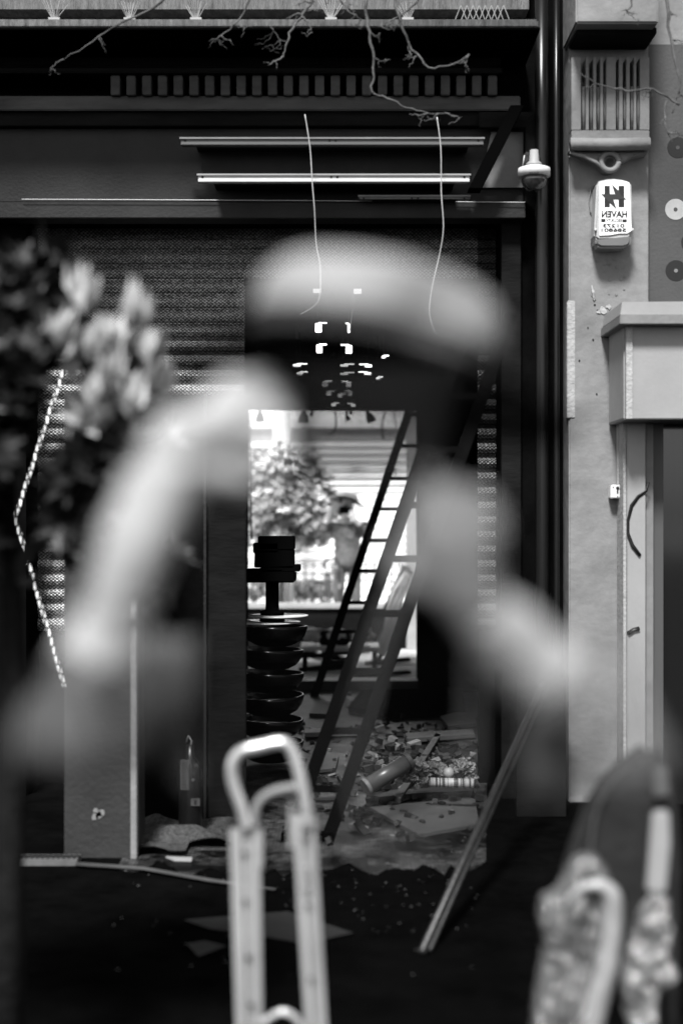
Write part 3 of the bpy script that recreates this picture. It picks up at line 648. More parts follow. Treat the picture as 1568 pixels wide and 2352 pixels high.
# ------------------------------------------------------------------ tape, rails, pole
def tape_mat():
    m = mat('striped_tape', .6, .5); nt = m.node_tree; N = nt.nodes; L = nt.links; b = N['Principled BSDF']
    tc = N.new('ShaderNodeTexCoord'); br = N.new('ShaderNodeTexBrick'); mp = N.new('ShaderNodeMapping')
    mp.inputs['Rotation'].default_value = (R(90),0,0)
    L.new(tc.outputs['Object'], mp.inputs[0]); L.new(mp.outputs[0], br.inputs[0]); br.inputs['Scale'].default_value = 22
    br.inputs['Color1'].default_value = (.85,.85,.85,1); br.inputs['Color2'].default_value = (.6,.6,.6,1); br.inputs['Mortar'].default_value = (.01,.01,.01,1)
    br.inputs['Mortar Size'].default_value = .1; br.inputs['Brick Width'].default_value = .4; br.inputs['Row Height'].default_value = .9
    L.new(br.outputs[0], b.inputs['Base Color']); return m
tp = thing('perforated_strip', 'thin speckled metal strip bent like an arrowhead at the left edge', 'metal strip', P(90,1590,6.3)); M_tape = tape_mat()
for a, b_ in (((146,850),(36,1186)),((36,1190),(148,1578))):
    MB().bar(P(a[0],a[1],6.3), P(b_[0],b_[1],6.3), .016, .006).build('strip', M_tape, tp, bevel=.001)
pole = thing('leaning_pole', 'long thin round pole leaning diagonally at the lower right', 'pole', P(965,2212,5.05))
a, b_ = P(1243,1578,7.2), P(968,2200,5.12); b_.z = .012
MB().tube([a, b_], .015, 14).build('shaft', M_pole, pole, smooth=True)
MB().tube([a+Vector((.03,.02,-.01)), b_+Vector((.03,.02,0))], .009, 10).build('backing_strip', M_iron, pole, smooth=True)
MB().lathe(a, [(.012,-.02),(.026,-.015),(.028,.01),(.018,.022),(.003,.026)], 16).build('end_cap', M_iron, pole, smooth=True)
dl = tag(MB().box(X(1186,7.45), X(1300,7.45), 7.45, 7.5, 0, Z(1560,7.45)).build('leaf_panel', M_dwall2, None, bevel=.004), 'dark low board standing at the foot of the drainpipe, behind the pole', 'board')

# ------------------------------------------------------------------ floor clutter
tk = thing('slotted_track', 'slotted metal track lying on the dark floor at the left edge', 'metal track', (X(60,6.45), 6.45, 0))
MB().box(X(-140,6.45), X(182,6.45), 6.40, 6.50, .004, .035).build('channel', mat('track_metal', .12, .4, .3, 20), tk, bevel=.002)
q = MB()
for i in range(26): q.box(X(-130+i*12,6.45), X(-123+i*12,6.45), 6.41, 6.425, .034, .037); q.box(X(-130+i*12,6.45), X(-123+i*12,6.45), 6.47, 6.485, .034, .037)
q.build('slots', M_ink, tk)
MB().box(X(-140,6.45), X(182,6.45), 6.435, 6.465, .0355, .040).build('rib', M_iron, tk)
pts = [P(175,1995,6.38), P(330,1998,6.3), P(480,2020,6.1), P(632,2042,5.95)]
for p in pts: p.z = .02
tag(MB().tube(pts, [.011,.010,.009,.006], 8, .5).build('curved_trim', mat('trim_grey', .05, .5, .5, 4), None, smooth=True), 'long pale bent trim strip lying across the dark floor', 'trim strip')
def ptf(px, py):                                      # point on the floor
    dd = EYE/((py-1176)*K); return Vector((X(px,dd), dd, 0))
def slab(pts, th, m, name, lab, cat, z=.008, group=None):
    v = [ptf(*p) for p in pts]; n = len(v); mb = MB()
    mb.add([(a.x,a.y,z) for a in v]+[(a.x,a.y,z+th) for a in v], [tuple(range(n-1,-1,-1)), tuple(range(n,2*n))]+[(i,(i+1)%n,(i+1)%n+n,i+n) for i in range(n)])
    return tag(mb.build(name, m, None, bevel=.002), lab, cat, group)
M_sheet = mat('sheet_grey', .06, .5, .3, 4, .1, 30)
slab([(848,1866),(1090,1842),(1100,1905),(960,1930)], .02, M_sheet, 'board_sheet', 'large grey sheet lying on the floor left of the leaning pole', 'board')
slab([(840,1850),(960,1838),(1085,1832),(1080,1820),(900,1830)], .03, mat('sheet_dark', .02, .5), 'board_sheet', 'dark narrow board lying behind the large grey sheet', 'board')
slab([(422,2120),(660,2100),(812,2150),(700,2175),(560,2150),(480,2140)], .004, mat('paper_dim', .02, .7, .3, 6), 'paper_sheet', 'dim paper sheet on the black floor below the aluminium rails', 'paper', group='paper sheets on the floor')
slab([(428,2175),(470,2168),(520,2180),(455,2205)], .004, MATS['paper_dim'], 'paper_sheet', 'small torn paper lying to the left of the aluminium rails', 'paper', group='paper sheets on the floor')
slab([(380,1976),(442,1978),(440,1985),(400,1984)], .01, M_grey2, 'pale_offcut', 'small pale offcut lying on the floor by the pillar', 'offcut')
slab([(710,1650),(728,1622),(775,1622),(762,1652)], .03, M_board, 'tile', 'dark square tile lying on the floor between the ladders', 'tile')
slab([(730,1780),(750,1735),(778,1745),(770,1775)], .02, M_board, 'tile', 'dark tile beside the foot of the near ladder', 'tile')
# flat black patch laid over the floor
slab([(800,1640),(830,1600),(1060,1595),(1070,1650),(900,1655)], .05, M_black, 'patch', 'flat black patch on the floor right of the near ladder', 'patch')
# netting
def net(cx, cy, w_, h_, lab):
    c = ptf(cx, cy); nx, ny = 26, 16; mb = MB(); g = {}
    for i in range(nx):
        for j in range(ny):
            x = c.x+(i/(nx-1)-.5)*w_; y = c.y+(j/(ny-1)-.5)*h_
            g[i,j] = Vector((x, y, .03+.10*max(0,noise.noise(Vector((x*4,y*4,1.3))))+.05*noise.noise(Vector((x*9,y*9,2)))**2))
    vs = []; idx = {}
    for k, v in g.items(): idx[k] = len(vs); vs.append(v)
    mb.add(vs, [(idx[i,j],idx[i+1,j],idx[i+1,j+1],idx[i,j+1]) for i in range(nx-1) for j in range(ny-1)])
    mb.add([v-Vector((0,0,.004)) for v in vs], [(idx[i,j],idx[i+1,j],idx[i+1,j+1],idx[i,j+1]) for i in range(nx-1) for j in range(ny-1)])
    m = MATS.get('netting') or mat('netting', .05, .8, .95, 60, .6, 80)
    return tag(mb.build('netting', m, None, smooth=True), lab, 'netting', 'crumpled netting on the floor')
net(440, 1925, .55, .5, 'crumpled dark netting heaped on the floor right of the pillar'); net(360, 1955, .3, .25, 'small heap of netting at the foot of the pillar')
# tube, crumpled litter and cans right of ladder
tb = thing('mortar_tube', 'thick grey tube lying tilted among rubbish right of the near ladder', 'tube', ptf(885,1800))
p1, p2 = P(845,1806,7.6), P(932,1752,7.7)
MB().tube([p1,p2], .045, 20).build('body', mat('tube_grey', .09, .35, .2, 10, spec=.6), tb, smooth=True)
MB().tube([p2, p2+(p2-p1).normalized()*.025], .052, 20).build('cap', M_board, tb, bevel=.002); MB().tube([p1-(p2-p1).normalized()*.02, p1], .05, 20).build('collar', M_grey, tb, bevel=.002)
def litter(px, py, d, s_, m, lab, seed, group='crumpled litter on the floor'):
    bm = bmesh.new(); bmesh.ops.create_icosphere(bm, subdivisions=4, radius=1)
    for v in bm.verts:
        n_ = noise.noise(v.co*1.8+Vector((seed,0,0))); n2_ = abs(noise.noise(v.co*4.5+Vector((0,seed,0))))
        v.co *= (1+.45*n_-.55*n2_); v.co.z *= .7
    me = bpy.data.meshes.new('litter'); bm.verts.ensure_lookup_table()
    for v in bm.verts: v.co *= s_
    lo = min(v.co.z for v in bm.verts)
    bm.to_mesh(me); bm.free(); o = bpy.data.objects.new('crumpled_bag', me); COL.objects.link(o); me.materials.append(m)
    c = P(px,py,d); o.location = c; return tag(o, lab, 'litter', group)
M_lit = mat('litter', .16, .3, .7, 25, .8, 60, spec=.6)
for i, (px, py, s_, lab) in enumerate(((960,1760,.06,'crumpled plastic next to the end of the grey tube'),(1000,1770,.07,'crumpled plastic left of the pale ball'),(1062,1762,.07,'crumpled paper at the right end of the rubbish'),
                        (1080,1785,.045,'small crumpled scrap below the paper at the far right'),(940,1785,.05,'crumpled scrap under the grey tube'),(975,1795,.045,'flattened scrap left of the long striped tube'))):
    litter(px, py, 7.75, s_, M_lit, lab, i*3.7+1)
tag(MB().lathe(P(1030,1776,7.6), [(.002,-.03),(.02,-.024),(.03,0),(.02,.024),(.002,.03)], 20).build('ball', M_grey2, None, smooth=True), 'small pale ball among the rubbish', 'ball')
def stripes(name, v1, v2, sc):
    m = mat(name, v1, .5); nt = m.node_tree; N = nt.nodes; L = nt.links; b = N['Principled BSDF']; tc = N.new('ShaderNodeTexCoord'); wv = N.new('ShaderNodeTexNoise')
    wv.inputs['Scale'].default_value = sc; mp = N.new('ShaderNodeMapping'); mp.inputs['Scale'].default_value = (1,.02,.02); L.new(tc.outputs['Object'], mp.inputs[0]); L.new(mp.outputs[0], wv.inputs[0])
    cr = N.new('ShaderNodeMapRange'); cr.inputs[1].default_value = .48; cr.inputs[2].default_value = .52; cr.inputs[3].default_value = v1; cr.inputs[4].default_value = v2
    L.new(wv.outputs[0], cr.inputs[0]); L.new(cr.outputs[0], b.inputs['Base Color']); return m
tag(MB().tube([P(985,1797,7.55), P(1088,1800,7.5)], .025, 16).build('striped_tube', stripes('bar_stripes', .25, .03, 60), None, smooth=True), 'pale tube with dark printed stripes lying among the rubbish', 'tube')
# dark bottle with labels
bo = thing('sealant_bottle', 'tall dark bottle with printed pale labels standing by the boarding', 'bottle', (X(437,7.0), 7.0, 0))
z0, z1 = 0.0, Z(1740,7.0)
bx_ = X(437,7.0)
MB().lathe((bx_,7.0,0), [(.055,0),(.058,.02),(.058,z1*.8),(.05,z1*.9),(.02,z1),(.018,z1+.06),(.001,z1+.062)], 28).build('body', M_blackg, bo, smooth=True)
MB().tube([P(428,1705,7.0), P(433,1690,7.0), P(440,1702,7.0), P(437,1725,7.0)], .004, 8).build('trigger', M_grey, bo, smooth=True)
lb = mat('bottle_label', .05, .6, .2, 20); dB = 6.936
MB().pb(414,434,1746,1815,dB,.004).build('label', lb, bo)
for k in range(9): MB().pb(417,417+random.uniform(6,14),1752+k*7,1754.5+k*7,dB-.002,.003).build('print_line', M_ink, bo)
text_mesh('CE', 442, 1778, 9, 7, dB, bo, lb, mirror=False); text_mesh('W', 451, 1759, 11, 9, dB, bo, lb, mirror=False, bold=.02)
MB().tube([P(443,1792,dB-.001), P(443,1792,dB+.004)], .008, 14).build('symbol', lb, bo)
MB().pb(438,459,1835,1852,dB,.004).build('label', lb, bo); MB().pb(446,451,1838,1849,dB-.002,.003).build('print_mark', M_ink, bo)
# scattered specks
sp_ = MB()
for i in range(190):
    c = ptf(random.uniform(650,1100), random.uniform(1880,2150)) if i % 3 else ptf(random.uniform(250,1100), random.uniform(1900,2250)); r_ = random.uniform(.002,.007)*(1 if random.random()<.9 else 1.8)
    n = 5; a0 = random.random()*6
    sp_.add([(c.x+r_*random.uniform(.6,1.3)*math.cos(a0+k*1.256), c.y+r_*random.uniform(.6,1.3)*math.sin(a0+k*1.256), .009) for k in range(n)]+[(c.x,c.y,.009+r_*.5)], [(k,(k+1)%n,n) for k in range(n)])
tag(sp_.build('floor_debris', mat('debris', .07, .8, .6, 30)), 'scattered pale crumbs of debris on the dark floor', 'debris', kind='stuff')
rb_ = MB(); rl_ = MB()
for i in range(420):
    px_, py_ = random.gauss(930,130), random.triangular(1590,1960,1780)
    if not 640 < px_ < 1098: continue
    c = ptf(px_, py_); h = random.uniform(.008,.05); mbb = rl_ if random.random() < .12 else rb_; L_ = random.uniform(.012,.07)*(2 if random.random() < .1 else 1)
    mbb.obox(Vector((c.x,c.y,h*.5+.006)), (L_, random.uniform(.01,.05), h*.7), Matrix.Rotation(random.random()*3,4,'Z') @ Matrix.Rotation(random.uniform(-.5,.5),4,'X') @ Matrix.Rotation(random.uniform(-.4,.4),4,'Y'))
tag(rb_.build('rubble', mat('rubble_dark', .014, .6, .8, 9), None), 'dark broken rubble strewn over the doorway floor', 'rubble', kind='stuff')
tag(rl_.build('scraps', mat('rubble_pale', .2, .4, .5, 9), None), 'pale glinting scraps strewn among the rubble', 'scraps', kind='stuff')
for pts_, lab_, m__ in ((((930,1700),(1085,1690),(1090,1702),(935,1714)),'dark plank lying across the floor behind the rubbish heap',M_board),(((700,1690),(835,1688),(838,1696),(700,1700)),'pale edged strip lying behind the near ladder',M_grey),
        (((905,1850),(1000,1700),(1012,1704),(920,1856)),'slim stick pointing away among the rubbish',M_board),(((1010,1660),(1090,1640),(1094,1676),(1030,1684)),'tilted dark panel near the right door jamb',M_board)):
    slab(list(pts_), .03, m__, 'plank', lab_, 'plank', z=.02)
# planks and junk in the back room
jk = 0
jl = ['dark plank lying lowest among the timber in the back room','dark plank crossing the timber pile at a slant','short dark plank at the left of the timber pile','dark plank touching the foot of the far ladder',
      'dark plank lying behind the timber pile','narrow dark plank topmost of the timber pile','dark plank at the front of the pale back floor','slim dark plank at the right of the timber pile']
for (a, b_, z_, th) in (((690,1545),(790,1540),.02,.05),((700,1510),(800,1535),.05,.04),((690,1528),(750,1532),.09,.04),((740,1510),(850,1505),.03,.05),((700,1500),(790,1497),.04,.06),
                        ((690,1515),(770,1500),.22,.04),((800,1562),(940,1556),.02,.03),((850,1530),(940,1528),.03,.04)):
    p1, p2 = ptf(*a), ptf(*b_); p1.z = p2.z = z_; p2.z += .03
    tag(MB().bar(p1, p2, .1, th, up=(0,0,1)).build('plank', M_black, None, bevel=.004), jl[jk], 'plank', 'dark planks in the back room'); jk += 1
for i, (px, py) in enumerate(((748,1466),(785,1466))):
    c = P(px, py, 14.2); tag(MB().lathe(c, [(.02,-.08),(.07,-.06),(.085,0),(.07,.06),(.02,.08)], 20, Matrix.Rotation(R(80),3,'X')).build('paint_tin', M_black, None, smooth=True), ['left','right'][i]+' one of two round black tins on the back table', 'tin', 'black tins on the back table')
tbk = thing('trestle_table', 'low dark table with pale papers in the back room', 'table', (X(760,14.2), 14.2, 0))
zt2 = Z(1482,14.2)
MB().box(X(690,14.2), X(870,14.2), 13.95, 14.5, zt2-.04, zt2).build('top', M_white, tbk, bevel=.006)
for a in (700,860):
    for y in (14.0,14.45): MB().box(X(a,14.2)-.02, X(a,14.2)+.02, y-.02, y+.02, 0, zt2-.042).build('leg', M_black, tbk)
for i, (px, lab) in enumerate(((720,'left pale paper roll on the back table'),(770,'pale paper heap between the tins'),(835,'right pale paper heap on the back table'))):
    litter(px, 1458, 14.2, .11, M_white, lab, i*5+2, 'pale paper heaps on the back table')
# leaning easel frame with pale cloth in the back window
ez = thing('draped_easel', 'dark slanted poles draped with pale cloth at the right of the back room', 'easel', (X(890,14.8), 14.8, 0))
for (a, b_, w_) in (((945,1310),(865,1530),.05),((935,1300),(880,1420),.09),((905,1440),(870,1515),.04)):
    MB().bar(P(a[0],a[1],14.8), P(b_[0],b_[1],14.8), w_, .03).build('pole', M_iron, ez, bevel=.003)
MB().bar(P(838,1526,14.8), P(905,1524,14.8), .05, .2).build('foot', M_iron, ez, bevel=.004)
mb = MB(); n1, n2 = 10, 22; left = [(930,1310),(905,1350),(888,1395),(880,1440),(868,1470),(862,1500)]; rt = [(942,1320),(930,1370),(915,1420),(905,1460),(893,1495),(885,1510)]
grid = []
for j in range(n2):
    f = j/(n2-1)*(len(left)-1); i0 = min(int(f),len(left)-2); t = f-i0
    l_ = Vector(left[i0]).lerp(Vector(left[i0+1]),t); r_ = Vector(rt[i0]).lerp(Vector(rt[i0+1]),t)
    for i in range(n1):
        q_ = l_.lerp(r_, i/(n1-1)); p = P(q_[0],q_[1],14.7); p.y += .06*math.sin(i*2.1+j*.4)+.05*noise.noise(p*6); grid.append(p)
mb.add(grid, [(j*n1+i,j*n1+i+1,(j+1)*n1+i+1,(j+1)*n1+i) for j in range(n2-1) for i in range(n1-1)])
mb.add([g+Vector((0,.012,0)) for g in grid], [(j*n1+i,(j+1)*n1+i,(j+1)*n1+i+1,j*n1+i+1) for j in range(n2-1) for i in range(n1-1)])
mb.build('cloth', M_rear, ez, smooth=True)

# ------------------------------------------------------------------ aluminium hand truck (close, out of focus)
HT = 3.5
def spl(pts, d, n=5):
    q = [P(a,b,d) for a,b in pts]; out = []
    for i in range(len(q)-1):
        p0, p1, p2, p3 = q[max(i-1,0)], q[i], q[i+1], q[min(i+2,len(q)-1)]
        for k in range(n):
            t = k/n; out.append(.5*((2*p1)+(-p0+p2)*t+(2*p0-5*p1+4*p2-p3)*t*t+(-p0+3*p1-3*p2+p3)*t**3))
    out.append(q[-1]); return out
def hand_truck(off=Vector((0,0,0)), m=M_alu, m2=M_grey2, lab=''):
    ht = thing('hand_truck', lab, 'hand truck', Vector((X(640,HT),HT,0))+off)
    def T(pts): return [p+off for p in pts]
    MB().tube(T(spl([(566,1905),(556,1860),(537,1805),(533,1760),(552,1728),(600,1714),(650,1706),(672,1730),(690,1790),(702,1850),(706,1900)], HT)), .0145, 14).build('handle', m, ht, smooth=True)
    MB().tube(T(spl([(584,1900),(586,1862),(604,1832),(640,1815),(690,1808)], HT)), .011, 12).build('inner_arch', m2, ht, smooth=True)
    z = 0.08
    for (a, b_, pt) in (((527,596),(541,602),1893),((670,722),(700,750),1852)):
        x0, x1 = X(a[0],HT), X(a[1],HT); bz = Z(2352,HT); y0, y1 = X(b_[0],HT), X(b_[1],HT); zt = Z(pt,HT)
        for k, (f0, f1, yy) in enumerate(((0,.40,0),(.44,.72,.006),(.76,1,0))):
            sl = (z-zt)/(bz-zt)
            xa, xb = x0+(x1-x0)*f0, x0+(x1-x0)*f1; xc, xd_ = xa+((y0+(y1-y0)*f0)-xa)*sl, xb+((y0+(y1-y0)*f1)-xb)*sl
            MB().prism([(xa,zt),(xb,zt),(xd_,z),(xc,z)], HT+yy, .022).build('rail', m, ht, bevel=.003).location = off
    for px, py in ((560,1960),(562,2070),(570,2200),(576,2310),(700,1930),(706,2080),(714,2250)):
        MB().tube([P(px,py,HT-.004)+off, P(px,py,HT+.01)+off], .006, 12).build('rivet', M_iron, ht)
    MB().pb(692,712,1995,2055,HT-.003,.01).build('worn_label', m2, ht).location = off
    for py, a, b_ in ((1893,520,600),(1860,668,724)): MB().pb(a, b_, py-6, py+8, HT-.006, .04).build('collar', M_iron, ht, bevel=.004).location = off
    MB().pb(596,602,1900,1995,HT,.03).build('clip', m, ht, bevel=.002).location = off
    MB().pb(663,672,1850,1950,HT,.03).build('clip', m, ht, bevel=.002).location = off
    MB().tube(T(spl([(600,2352),(640,2326),(668,2330),(690,2360),(690,2420),(600,2420)], HT)), .008, 10).build('cross_loop', m, ht, smooth=True)
    xw = X(665,HT)
    for s_ in (-1,1): 
        MB().tube([Vector((xw+s_*.17,HT+.05,.09))+off, Vector((xw+s_*.13,HT+.05,.09))+off], .09, 28).build('wheel', M_black, ht, bevel=.012)
    MB().tube([Vector((xw-.15,HT+.05,.09))+off, Vector((xw+.15,HT+.05,.09))+off], .01, 10).build('axle', M_iron, ht)
    MB().box(xw-.16+off.x, xw+.16+off.x, HT-.25+off.y, HT+.02+off.y, .01, .02).build('toe_plate', m, ht, bevel=.003)
    return ht
hand_truck(lab='bright aluminium folding hand truck standing upright close by, out of focus')
hand_truck(Vector((X(767,17.4)-X(640,HT)-.0, 17.4-HT, .0)), mat('far_truck_frame', .05, .5), MATS['rear_grey'], 'dark folding hand truck beside the small photographer in the back window')

# ------------------------------------------------------------------ wrapped furniture lower right
WF = 3.3
wf = thing('wrapped_chair', 'dark curved chair back wrapped in crumpled clear plastic, lower right corner', 'chair', (X(1440,WF), WF, 0))
MB().pprism([(1170,2900),(1205,2500),(1236,2300),(1262,2150),(1290,2030),(1318,1940),(1345,1865),(1385,1800),(1430,1755),(1480,1718),(1502,1708),(1522,1725),(1545,1775),(1560,1860),(1566,2000),(1560,2352),(1552,2900)], WF+.10, .08).build('backrest', M_panel, wf, bevel=.03, seg=4)
MB().tube(spl([(1352,1990),(1362,1900),(1378,1840),(1405,1795),(1440,1758)], WF+.085), [.004]*21, 8).build('piping', M_board, wf, smooth=True)
MB().pprism([(1500,1868),(1537,1864),(1540,1940),(1530,2055),(1486,2050),(1494,1950)], WF+.02, .03).build('pale_strip', M_grey2, wf, bevel=.006)
MB().pprism([(1500,1762),(1534,1762),(1539,1832),(1504,1836)], WF+.03, .02).build('pale_strip', mat('strip_dim', .1, .5), wf, bevel=.006)
MB().tube(spl([(1290,2085),(1330,2045),(1375,2035),(1405,2060),(1405,2140),(1388,2240),(1360,2352),(1330,2500)], WF-.06), [.004+.0012*i_ for i_ in range(15)]+[.022+.0003*i_ for i_ in range(21)], 12).build('pale_tube', mat('tube_cover', .30, .35, .5, 6, .4, 12, spec=.5), wf, smooth=True)
def wrap(outline, d, th, name, m, seed, amp=.02, fx=14, fz=9):
    # puffy crumpled sheet inside an outline
    cx = sum(a for a,b in outline)/len(outline); cy = sum(b for a,b in outline)/len(outline); c = P(cx,cy,d); n = 96; rings = 22
    dense = []
    m_ = len(outline)
    for k in range(n):
        f = k/n*m_; i = int(f); t = f-i; a, b = outline[i], outline[(i+1)%m_]; dense.append(P(a[0]+(b[0]-a[0])*t, a[1]+(b[1]-a[1])*t, d))
    vs = []; mb = MB()
    for s_ in (-1,1):
        for r_ in range(rings+1):
            f = r_/rings
            for p in dense:
                q = c.lerp(p, f); h = math.sqrt(max(0,1-f*f))*th
                cr = abs(noise.noise(Vector((q.x*fx,q.z*fz,seed))))*amp*1.6+abs(noise.noise(Vector((q.x*fx*2.4,q.z*fz*2.6,seed+5))))*amp*.7
                q.y += s_*(h+cr*(1 if f<1 else 0)); q.x += amp*.35*noise.noise(Vector((q.z*12,q.x*12,seed))); vs.append(q)
    N_ = (rings+1)*n; fs_ = []
    for s_ in (0,1):
        for r_ in range(rings):
            for k in range(n): fs_.append((s_*N_+r_*n+k, s_*N_+r_*n+(k+1)%n, s_*N_+(r_+1)*n+(k+1)%n, s_*N_+(r_+1)*n+k))
    mb.add(vs, fs_); return mb.build(name, m, wf, smooth=True)
wrap([(1205,2700),(1215,2352),(1232,2230),(1252,2160),(1238,2100),(1245,2060),(1275,2035),(1300,1990),(1325,1960),(1365,1958),(1395,1990),(1408,2040),(1400,2180),(1380,2300),(1360,2700)], WF+.01, .05, 'plastic_wrap', M_plastic, 3.3, .045, 15, 3.0)
wrap([(1430,2700),(1440,2352),(1425,2260),(1432,2180),(1452,2120),(1475,2080),(1500,2050),(1535,2060),(1540,2120),(1530,2190),(1556,2225),(1530,2260),(1505,2280),(1500,2352),(1500,2700)], WF-.03, .04, 'plastic_wrap', mat('plastic_bright', .20, .12, .6, 12, 1, 36, spec=1.0, lo=.02), 8.1, .03)
for s_ in (1370,1530): MB().tube([(X(s_,WF),WF+.1,0),(X(s_,WF),WF+.1,.5)], .018, 10).build('leg', M_iron, wf)

# ------------------------------------------------------------------ the photographer (twice: large reflection, small one in the back window)
HX = .035
def capsule(bm, a, b, ra, rb_, seg=14):
    mb = MB(); a, b = Vector(a), Vector(b); ax = (b-a); L = ax.length; u = ax.normalized(); pts = []; rr = []
    for k in range(5): t = k/4*math.pi/2; pts.append(a-u*ra*math.cos(t)); rr.append(max(ra*math.sin(t),.0006))
    for k in range(1,6): pts.append(a.lerp(b,k/6)); rr.append(ra+(rb_-ra)*k/6)
    for k in range(5): t = k/4*math.pi/2; pts.append(b+u*rb_*math.sin(t)); rr.append(max(rb_*math.cos(t),.0006))
    mb.tube(pts, rr, seg); bm.v_ = None
    n = len(bm.v); bm.add(mb.v, mb.f)
def ellip(bm, c, r_, M=None, n=24, m=14):
    c = Vector(c); M = M or Matrix.Identity(3); vs = []
    for i in range(m+1):
        t = math.pi*i/m
        for k in range(n):
            p = 2*math.pi*k/n; s_ = max(math.sin(t),.002); vs.append(c+M @ Vector((r_[0]*s_*math.cos(p), r_[1]*s_*math.sin(p), r_[2]*math.cos(t))))
    fs_ = [(i*n+k, i*n+(k+1)%n, (i+1)*n+(k+1)%n, (i+1)*n+k) for i in range(m) for k in range(n)]
    bm.add(vs, fs_+[tuple(range(n-1,-1,-1)), tuple(range(m*n,(m+1)*n))])
# local coordinates: feet at z 0, facing -Y; x as seen from the camera
B = MB()
SHL, SHR = (-.185,.03,1.405), (.255,.03,1.405)
ELL, ELR = (-.262,-.15,1.388), (.268,-.12,1.362)
WRL, WRR = (-.150,-.17,1.668), (.118,-.235,1.520)
capsule(B, (HX,.04,1.0), (HX,.03,1.30), .155, .165, 20); ellip(B, (HX,.04,1.34), (.225,.12,.12)); ellip(B, (HX,.04,.98), (.165,.12,.14))
capsule(B, SHL, (HX,.03,1.40), .075, .095); capsule(B, SHR, (HX,.03,1.40), .075, .095)
capsule(B, SHL, ELL, .066, .050); capsule(B, SHR, ELR, .066, .050)
capsule(B, ELL, WRL, .038, .031); capsule(B, ELR, WRR, .042, .027)
capsule(B, (HX,.03,1.40), (HX-.005,.0,1.56), .058, .054)
ellip(B, (HX-.005,-.005,1.66), (.078,.098,.118)); ellip(B, (HX-.005,-.045,1.59), (.052,.05,.05))      # skull, jaw
capsule(B, (HX-.005,-.098,1.655), (HX-.005,-.118,1.625), .009, .014)                                  # nose
for s_ in (-1,1):
    ellip(B, (HX-.005+s_*.078,.01,1.645), (.012,.022,.034)); ellip(B, (HX-.005+s_*.032,-.088,1.672), (.02,.012,.008))
ellip(B, (HX-.005,-.095,1.592), (.028,.012,.007)); ellip(B, (HX-.005,-.093,1.580), (.024,.012,.007))
for s_ in (-1,1):                                                                                        # legs
    capsule(B, (HX+s_*.09,.04,.92), (HX+s_*.11,.02,.50), .092, .062); capsule(B, (HX+s_*.11,.02,.50), (HX+s_*.12,.05,.10), .060, .042)
    capsule(B, (HX+s_*.12,.06,.05), (HX+s_*.135,-.12,.045), .045, .04)
def hand(wr, fing_dir, across, out, s_=1.0):
    wr = Vector(wr); f = Vector(fing_dir).normalized(); ac = Vector(across).normalized(); o_ = Vector(out).normalized()
    capsule(B, wr, wr+f*.05, .028, .026); pc = wr+f*.055
    for k in range(-1,3): capsule(B, wr+ac*.0+f*.02, pc+ac*(k-.5)*.02, .016, .014)
    for k, L in zip(range(-1,3), (.036,.042,.040,.032)):
        p0 = pc+ac*(k-.5)*.021; p1 = p0+(f*.9-o_*.25).normalized()*L; p2 = p1+(f*.35-o_).normalized()*L*.75; p3 = p2+(-o_-f*.25).normalized()*L*.5
        capsule(B, p0, p1, .0098, .009, 10); capsule(B, p1, p2, .009, .0082, 10); capsule(B, p2, p3, .0082, .007, 10)
    t0 = wr+f*.02-ac*.03; t1 = t0-ac*.025+f*.02-o_*.01; t2 = t1+f*.03-o_*.012
    capsule(B, t0, t1, .014, .012, 10); capsule(B, t1, t2, .012, .009, 10)
hand(WRL, (.93,-.05,.30), (-.3,0,.93), (0,-1,0)); hand(WRR, (-.25,-.05,.95), (.95,0,.25), (0,-1,0))
def remesh(mb, vox, name):
    me = bpy.data.meshes.new(name); me.from_pydata(mb.v, [], mb.f); o = bpy.data.objects.new(name, me); COL.objects.link(o)
    bm = bmesh.new(); bm.from_mesh(me); bmesh.ops.recalc_face_normals(bm, faces=bm.faces); bm.to_mesh(me); bm.free()
    r_ = o.modifiers.new('r', 'REMESH'); r_.mode = 'VOXEL'; r_.voxel_size = vox; sm = o.modifiers.new('s', 'SMOOTH'); sm.factor = .5; sm.iterations = 4
    dg = bpy.context.evaluated_depsgraph_get(); out = bpy.data.meshes.new_from_object(o.evaluated_get(dg)); COL.objects.unlink(o); bpy.data.objects.remove(o)
    out.polygons.foreach_set('use_smooth', [True]*len(out.polygons)); out.name = name; return out
body_me = remesh(B, .0055, 'body')
nrm_ = [v.normal.copy() for v in body_me.vertices]
for v, nv_ in zip(body_me.vertices, nrm_):               # folds in the clothes
    if .12 < v.co.z < 1.5 or (v.co.z < 1.64 and abs(v.co.x-HX) > .1):
        p = v.co; k_ = .010*noise.noise(Vector((p.x*17,p.y*17,p.z*9)))+.006*abs(noise.noise(p*34)); v.co = p+nv_*k_
eL, wL, eR, wR = Vector(ELL), Vector(WRL), Vector(ELR), Vector(WRR)
def seg_d(p, a, b):
    ab = b-a; t = max(0,min(1,(p-a).dot(ab)/ab.length_squared)); return (p-(a+ab*t)).length, t
reg = []
